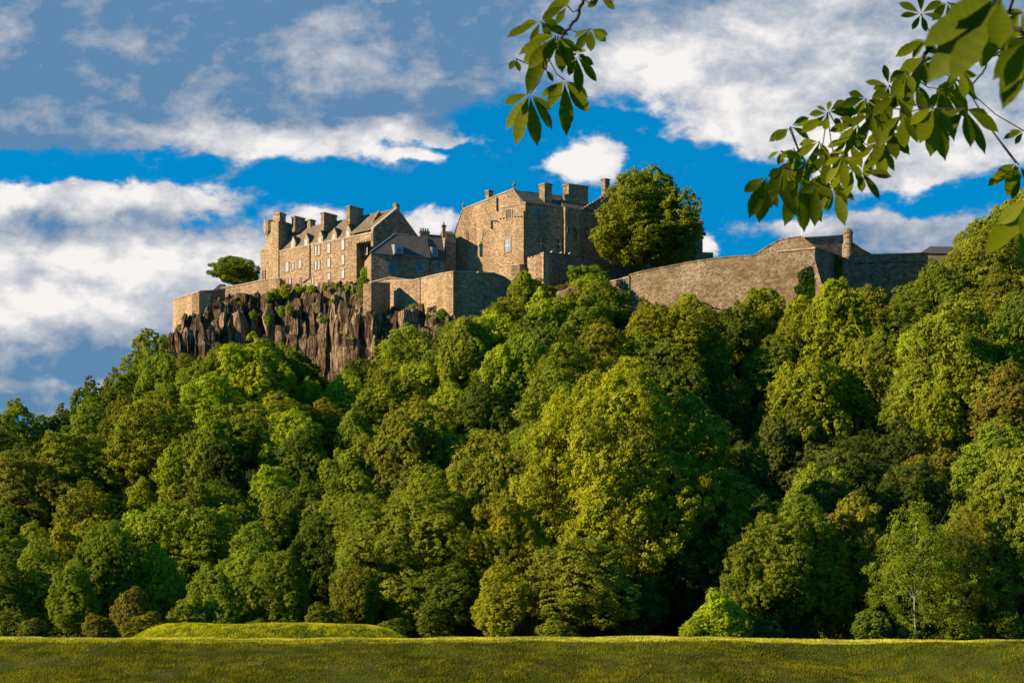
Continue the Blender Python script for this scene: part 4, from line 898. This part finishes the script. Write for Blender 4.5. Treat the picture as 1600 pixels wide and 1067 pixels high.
CL = [(340, 482, 339, 1.0), (420, 462, 335, 1.0), (487, 452, 331, .9), (508, 450, 330, .7), (545, 449, 326, .8), (562, 452, 324, .9), (296, 520, 338, 1.0), (520, 470, 326, .7), (358, 470, 344, 1.2), (374, 478, 338, 1.4), (396, 492, 334, 1.2), (430, 460, 336, 1.6), (446, 455, 335, 1.8), (452, 485, 329, 1.4), (440, 487, 330, 1.3),
      (470, 452, 334, 1.2), (526, 446, 329, .7), (568, 443, 323, 1.6), (572, 430, 326, 2.0), (580, 470, 303, 1.0), (572, 490, 318, 1.3), 
      (647, 487, 300, 2.0), (285, 512, 344, 1.5), (289, 498, 344, .9), (420, 500, 331, 1.1), (345, 505, 340, 1.3), (505, 500, 324, .9), (690, 492, 295, 1.3), (672, 500, 297, 1.2)]
sides = ['near its left end', 'below the tall tower', 'under the long range', 'by the slated house', 'under the bastion']
from collections import defaultdict
grpc = defaultdict(list)
for i, (x, y, Y, s) in enumerate(CL):
    r_ = random.Random(i); o = leafpatch('shrub', int(900 * s), PT(x, y, Y), (s * r_.uniform(.6, 1.1), s * .5, s * r_.uniform(.6, 1.2)), random.Random(i).choice([(.22, .28, .015), (.26, .27, .015), (.16, .22, .015)]), None, 'shrub', 50 + i, S=(.12, .28)); o['group'] = 'shrubs rooted on the crag'
    z = 0 if x < 400 else 1 if x < 465 else 2 if x < 560 else 3 if x < 620 else 4
    lev = 'on the crag top' if y < 466 else 'halfway down the crag' if y < 500 else 'low on the crag'
    grpc[(lev, sides[z])].append((x, o))
ORD = ['first', 'second', 'third', 'fourth', 'fifth', 'sixth', 'seventh', 'eighth', 'ninth', 'tenth', 'eleventh', 'twelfth', 'thirteenth', 'fourteenth', 'fifteenth', 'sixteenth', 'seventeenth', 'eighteenth', 'nineteenth', 'twentieth']
for (lev, sd_), l in grpc.items():
    l.sort(key=lambda t: t[0])
    for k, (x, o) in enumerate(l): o['label'] = ('green shrub %s %s' % (lev, sd_)) if len(l) == 1 else ('%s green shrub %s %s' % (ORD[k], lev, sd_))
bo = MB(); r_ = random.Random(4)
o_ = empty('rock_outcrop', PT(888, 470, 300), 'pinkish bare rock showing among the trees under the notched wall', 'rock')
def rockmesh(c, rx, rz, seed):
    r = np.random.default_rng(seed); bm = bmesh.new(); bmesh.ops.create_icosphere(bm, subdivisions=3, radius=1)
    for v in bm.verts:
        n = float(vnoise(v.co.x * 2 + seed, v.co.z * 2 + v.co.y, .7)); v.co = Vector((v.co.x * rx, v.co.y * rx * .7, v.co.z * rz)) * (.75 + .5 * n)
    me = bpy.data.meshes.new('rock'); bm.to_mesh(me); bm.free(); me.materials.append(M_['rubble']); ob = link('rock_face', me, o_); ob.location = Vector(c) - o_.location; return ob
rockmesh(PT(888, 470, 300), 3.0, 2.6, 3)

# trees beside the castle
t = tree(1009, 265, 184, 'm', 'mid0', 321, z0=zat(438, 321), name='broadleaf_tree', seed=8); TREES.pop(); tag(t, 'big round dark green tree standing alone against the sky beside the castle', 'tree'); t.children[0].color = (.21, .225, .016, 1)
t = tree(370, 399, 86, 'm', 'mid1', 360, z0=zat(452, 362), name='broadleaf_tree', seed=9); TREES.pop(); tag(t, 'small dark flat-topped tree behind the left rampart beside the tall tower', 'tree')

# ------------------------------------------------------------------ labels for the wood
def zone(px):
    for lim, s in ((130, 'at the far left edge'), (270, 'left of the crag'), (400, 'below the left rampart'), (580, 'below the crag'), (720, 'below the pointed bastion'), (850, 'below the gabled block'),
                   (985, 'below the notched wall'), (1130, 'below the round tree'), (1275, 'below the curtain wall'), (1450, 'below the dark outwork')):
        if px < lim: return s
    return 'at the far right edge'
WORD = {'b': 'bright green', 'm': 'mid-green', 'd': 'dark green', 'o': 'olive', 'y': 'yellow-green', 'r': 'russet', 'k': 'shade-tinted'}
g2 = defaultdict(list)
for t in TREES:
    base = 'bush' if t['name'] == 'bush' else 'birch' if t['name'] == 'birch_tree' else 'tree'
    tl = float(np.interp(t['px'], TLX, TLY)); top_ = t['py'] - tl
    lev = 'in the foot row' if t['Y'] < YS and base != 'bush' else 'at the hill foot' if base == 'bush' else 'in the topmost row' if top_ < 35 else 'high up' if t['py'] < 640 else 'at mid-slope' if t['py'] < 760 else 'low down'
    g2[(WORD[t['cls']], base, lev, zone(t['px']))].append(t)
for (w, base, lev, zn), l in g2.items():
    l.sort(key=lambda t: t['px'])
    for k, t in enumerate(l):
        size = 'large ' if t['w'] > 170 else ''
        t['o']['label'] = '%s%s %s %s %s' % (size, w, base, lev, zn) if len(l) == 1 else '%s%s %s %s %s, %s from the left' % (size, w, base, lev, zn, ORD[k])
        t['o']['group'] = 'bushes at the foot of the hill' if base == 'bush' else 'trees on the wooded castle hill'
for t in TREES:
    if t['name'] == 'birch_tree': t['o']['label'] = 'airy pale birch with a thin white trunk at the hill foot' if t['px'] < 1470 else 'smaller airy birch just right of the white-trunked birch at the hill foot'

# ------------------------------------------------------------------ bench on the field
bp = PT(1492, 1000, 70); bn = empty('bench', (bp.x, bp.y, bp.z - .42), 'low white bench on the field behind the bank by the birch', 'bench')
m = MB(); m.box((bp.x - .55, bp.y), Vector((1, 0)), 1.1, Vector((0, 1)), .35, bp.z - .035, bp.z); m.build('seat', M_['lead'], bn)
for s in (-.45, .37): MB().box((bp.x + s, bp.y + .04), Vector((1, 0)), .08, Vector((0, 1)), .27, bp.z - 1.62 , bp.z - .06).build('leg', M_['white'], bn)

# ------------------------------------------------------------------ horse chestnut overhead
M_['chestnut'] = leaf_mat('chestnut_leaf', .5, True)
ct = empty('horse_chestnut_tree', (5.6, 6.6, 0), 'horse chestnut hanging leafy twigs into the top right of the view', 'tree')
def leaflet(V, Fc, va, base, d, nrm, L, W, r, tone):
    d = d.normalized(); s = nrm.cross(d).normalized(); nrm = d.cross(s).normalized()
    W *= .88; n = 15; i0 = len(V); curl = r.uniform(.0, .22); fold = r.uniform(.05, .25); side = r.uniform(-.08, .08)
    for i in range(n + 1):
        t = i / n; w = W * (math.sin(math.pi * min(1, t ** 1.45)) ** .9) * (1 if t < .93 else .7) if 0 < t < 1 else (.02 * W)
        w *= 1 + (r.uniform(-.06, .06) if 2 < i < n else 0)
        c = base + d * (L * t) - Vector((0, 0, 1)) * (curl * L * t * t) + s * (side * L * t * t)
        for k, x in enumerate((-1, 0, 1)): V.append(c + s * (w * x) + nrm * (fold * w * abs(x)))
    for i in range(n):
        for k in range(2):
            a = i0 + i * 3 + k; Fc.append((a, a + 1, a + 4, a + 3)); va.append(tone + (.09 if i % 2 else -.05) + r.uniform(-.03, .03) + (.06 if k else 0))
def leaf_cluster(V, Fc, va, mb, hub, size, ang, spread, n, tilt, r, anchor=None):
    """palmate leaf: leaflets fan around the in-picture angle ang (degrees, 0 = right, -90 = down)"""
    tone = r.uniform(.2, .8)
    for i in range(n):
        t = (i / (n - 1) - .5) if n > 1 else 0
        a = math.radians(ang + t * spread + r.uniform(-5, 5)); k = 1 - .42 * abs(2 * t) ** 1.5
        dep = r.uniform(-.5, .5) + tilt
        d = Vector((math.cos(a), dep, math.sin(a))); nrm = Vector((r.uniform(-.45, .45), -1, r.uniform(.1, .7)))
        leaflet(V, Fc, va, hub + d.normalized() * size * .05, d, nrm, size * k * 1.08, size * .205 * (k * .6 + .4), r, tone)
    if anchor is not None:
        mid = (hub + anchor) / 2 + Vector((0, 0, -.02)); mb.tube([anchor, mid, hub], [.003, .0022, .003], 5)
def near(pts, p): return min(pts, key=lambda q: (q - p).length)
def branch_part(line, Ys, rad, leaves, seed, extra=None):
    r = random.Random(seed); P = [PT(x, y, Y) for (x, y), Y in zip(line, Ys)]
    if extra: P = extra + P
    # resample with slight wobble
    Q = []; 
    for a, b in zip(P, P[1:]):
        for k in range(4): Q.append(a.lerp(b, k / 4) + (Vector([r.uniform(-1, 1) for _ in range(3)]) * .006 if k else Vector()))
    Q.append(P[-1]); rad = (rad[0] * .7, rad[1] * .7); R = [rad[0] + (rad[1] - rad[0]) * (i / (len(Q) - 1)) for i in range(len(Q))]
    mb = MB(); mb.tube(Q, R, 8); V, Fc, va = [], [], []
    for (hx, hy, sz, ang, spr, n, Y) in leaves:
        Y = Y + r.uniform(-.12, .12); hub = PT(hx, hy, Y); leaf_cluster(V, Fc, va, mb, hub, sz / F * Y, ang, spr, n, r.uniform(-.2, .2), r, near(Q, hub))
    br = mb.build('branch', M_['twig'], ct)
    off = ct.location; me = bpy.data.meshes.new('leaves'); me.from_pydata([tuple(v - off) for v in V], [], Fc); me.update()
    a = me.attributes.new('var', 'FLOAT', 'FACE'); a.data.foreach_set('value', [min(1, max(0, x)) for x in va]); me.materials.append(M_['chestnut'])
    for p in me.polygons: p.use_smooth = True
    l = link('leaves', me, br); l.color = (.118, .142, .004, 1); return br
branch_part([(925, -140), (914, -40), (911, 0), (905, 22), (892, 40), (880, 55), (866, 78), (855, 98)], [6.2, 6.1, 6, 6, 6, 6, 6, 6], (.016, .005),
  [(844, 34, 52, 205, 70, 3, 6), (844, 34, 44, -20, 60, 3, 6), (886, 9, 44, 205, 60, 3, 6), (923, 45, 42, -90, 150, 5, 6), (900, 86, 48, -62, 90, 4, 6), (882, 125, 66, -85, 120, 5, 6),
   (828, 147, 66, -95, 130, 6, 6), (852, 108, 32, -90, 70, 2, 6), (868, 55, 62, 215, 70, 4, 5.9), (872, 56, 55, -75, 80, 4, 6), (850, 66, 62, -115, 50, 3, 5.9), (938, -3, 40, -60, 150, 2, 6), (938, -2, 40, -25, 20, 2, 6),
   (893, -6, 40, 200, 60, 3, 6), (900, 84, 28, 0, 40, 2, 6), (806, 92, 38, -100, 40, 2, 5.9)], 1, extra=[Vector((3.0, 6.4, 5.35)), Vector((1.6, 6.3, 5.1))])
RB = [(1439, 22, 38, 90, 300, 7, 6), (1448, 62, 46, 200, 60, 3, 6), (1445, 92, 56, 230, 90, 4, 6), (1418, 112, 50, 240, 80, 4, 6), (1389, 133, 34, 160, 200, 5, 6), (1389, 134, 44, 230, 70, 3, 6),
  (1293, 176, 30, 110, 60, 2, 6), (1295, 175, 50, 15, 50, 3, 6), (1293, 178, 44, 215, 80, 3, 6), (1353, 154, 46, 195, 80, 3, 6), (1353, 156, 46, -60, 90, 4, 6), (1233, 200, 50, 215, 24, 2, 6), (1235, 198, 52, 5, 50, 3, 6),
  (1220, 236, 32, 230, 60, 2, 6), (1222, 236, 26, -60, 40, 2, 6), (1199, 274, 70, -105, 80, 4, 5.8), (1205, 276, 66, -60, 60, 3, 5.8), (1250, 279, 72, -85, 110, 5, 5.8), (1262, 250, 62, 220, 90, 4, 5.9),
  (1304, 294, 52, -75, 100, 3, 5.9), (1345, 268, 46, -30, 130, 4, 5.9), (1385, 199, 56, -80, 130, 5, 5.9), (1460, 165, 76, -95, 90, 5, 5.8), (1508, 170, 64, -80, 150, 6, 5.8), (1501, 109, 44, -90, 160, 5, 6),
  (1340, 193, 46, 220, 120, 5, 6), (1325, 221, 48, -100, 160, 5, 6), (1299, 240, 46, -110, 150, 5, 5.9), (1332, 262, 44, -120, 120, 4, 6), (1411, 180, 58, -100, 110, 5, 5.9), (1280, 221, 46, 250, 150, 5, 6),
  (1290, 268, 56, -80, 120, 5, 5.9), (1362, 178, 48, 240, 150, 5, 6), (1430, 130, 56, -110, 130, 5, 6), (1475, 140, 60, -70, 120, 5, 5.9), (1370, 225, 50, -80, 130, 5, 6), (1240, 232, 40, 255, 80, 3, 6), (1315, 205, 40, 60, 120, 4, 6),
  (1470, 90, 50, 200, 120, 4, 6), (1318, 245, 44, -90, 150, 5, 5.9), (1400, 150, 54, 250, 150, 5, 6), (1488, 120, 56, -60, 140, 5, 6), (1225, 262, 50, -120, 70, 4, 5.8), (1275, 285, 56, -95, 80, 3, 5.8)]
branch_part([(1600, -60), (1540, -30), (1480, 30), (1445, 85), (1426, 120), (1392, 169), (1355, 202), (1325, 236), (1280, 251), (1262, 258)], [6.1] * 10, (.018, .005), RB, 2, extra=[Vector((3.4, 6.4, 5.0))])
branch_part([(1610, -50), (1580, 8), (1572, 40), (1552, 79), (1535, 115), (1512, 140)], [6.4] * 6, (.012, .005),
  [(1552, 80, 52, 20, 120, 5, 6.4), (1542, 79, 46, 200, 90, 4, 6.4), (1575, 60, 60, 0, 100, 4, 6.3), (1520, 6, 46, -60, 140, 5, 6.4), (1480, 4, 44, -90, 150, 5, 6.4), (1587, 255, 56, 235, 60, 4, 6.2), (1592, 258, 50, -100, 60, 3, 6.2), (1600, 205, 34, 200, 60, 3, 6.2),
   (1610, 60, 70, 240, 80, 4, 6.2), (1560, 20, 56, -60, 110, 5, 6.4), (1594, 20, 60, -80, 110, 5, 6.3)], 3, extra=[Vector((3.5, 6.6, 4.9))])
branch_part([(1760, -120), (1660, -80), (1570, -25), (1552, -8)], [3.2, 3.0, 2.8, 2.7], (.012, .004),
  [(1566, -6, 138, 226, 62, 5, 2.6), (1562, 4, 96, -112, 50, 3, 2.65), (1610, 60, 105, 240, 50, 4, 2.6), (1608, 56, 110, -100, 30, 2, 2.65)], 4, extra=[Vector((3.2, 5.6, 4.0)), Vector((2.2, 4.4, 3.5))])
branch_part([(1700, 250), (1640, 285), (1612, 305)], [4.6, 4.4, 4.3], (.009, .004), [(1612, 306, 92, 238, 40, 3, 4.3), (1616, 312, 84, -105, 40, 3, 4.3)], 5, extra=[Vector((3.6, 5.8, 3.6)), Vector((2.6, 5.0, 3.2))])
# trunk, limbs and the rest of the crown, outside the frame
mb = MB(); mb.tube([(5.6, 6.6, -.3), (5.55, 6.6, 1), (5.5, 6.55, 2.4), (5.45, 6.6, 4), (5.3, 6.7, 6), (5.2, 6.8, 8)], [.48, .38, .34, .3, .22, .12], 14); tr = mb.build('trunk', M_['bark'], ct)
for p in tr.data.polygons: p.use_smooth = True
mb = MB()
mb.tube([(5.5, 6.6, 3.4), (4.4, 6.5, 4.5), (3.3, 6.4, 5.1), (1.6, 6.3, 5.35), (0, 6, 5.6), (-2, 5.6, 6)], [.16, .12, .085, .06, .04, .02], 8)
mb.tube([(5.5, 6.6, 3.1), (4.5, 6.3, 3.7), (3.6, 5.8, 4.0), (3.0, 5.4, 3.9)], [.11, .08, .05, .03], 8)
mb.tube([(5.4, 6.6, 4.6), (4.2, 5.8, 5.4), (2.5, 5.0, 6.0), (.2, 4.2, 6.6)], [.12, .09, .06, .03], 8)
mb.tube([(5.5, 6.6, 2.9), (4.6, 6.2, 3.3), (3.6, 5.8, 3.6), (2.9, 5.3, 3.4)], [.07, .05, .03, .02], 8)
mb.build('limb', M_['bark'], ct)
def chest_crown():
    r = random.Random(99); V, Fc, va = [], [], []; mb = MB(); n = 0
    while n < 620:
        p = Vector((r.uniform(-5.5, 6.5), r.uniform(2.0, 9.5), r.uniform(4.4, 8.6)))
        if p.y > .5 and (p.z - CZ) / p.y < 985 / F + .09 and abs(p.x / p.y) < .42: continue
        if ((p.x - .8) / 6.5) ** 2 + ((p.y - 6) / 4.6) ** 2 + ((p.z - 5.6) / 3.2) ** 2 > 1: continue
        leaf_cluster(V, Fc, va, mb, p, r.uniform(.16, .22), r.uniform(0, 360), 260, 6, 0, r); n += 1
    off = ct.location; me = bpy.data.meshes.new('crown'); me.from_pydata([tuple(v - off) for v in V], [], Fc); me.update()
    a = me.attributes.new('var', 'FLOAT', 'FACE'); a.data.foreach_set('value', [min(1, max(0, x)) for x in va]); me.materials.append(M_['chestnut'])
    l = link('crown', me, ct); l.color = (.06, .085, .008, 1)
chest_crown()
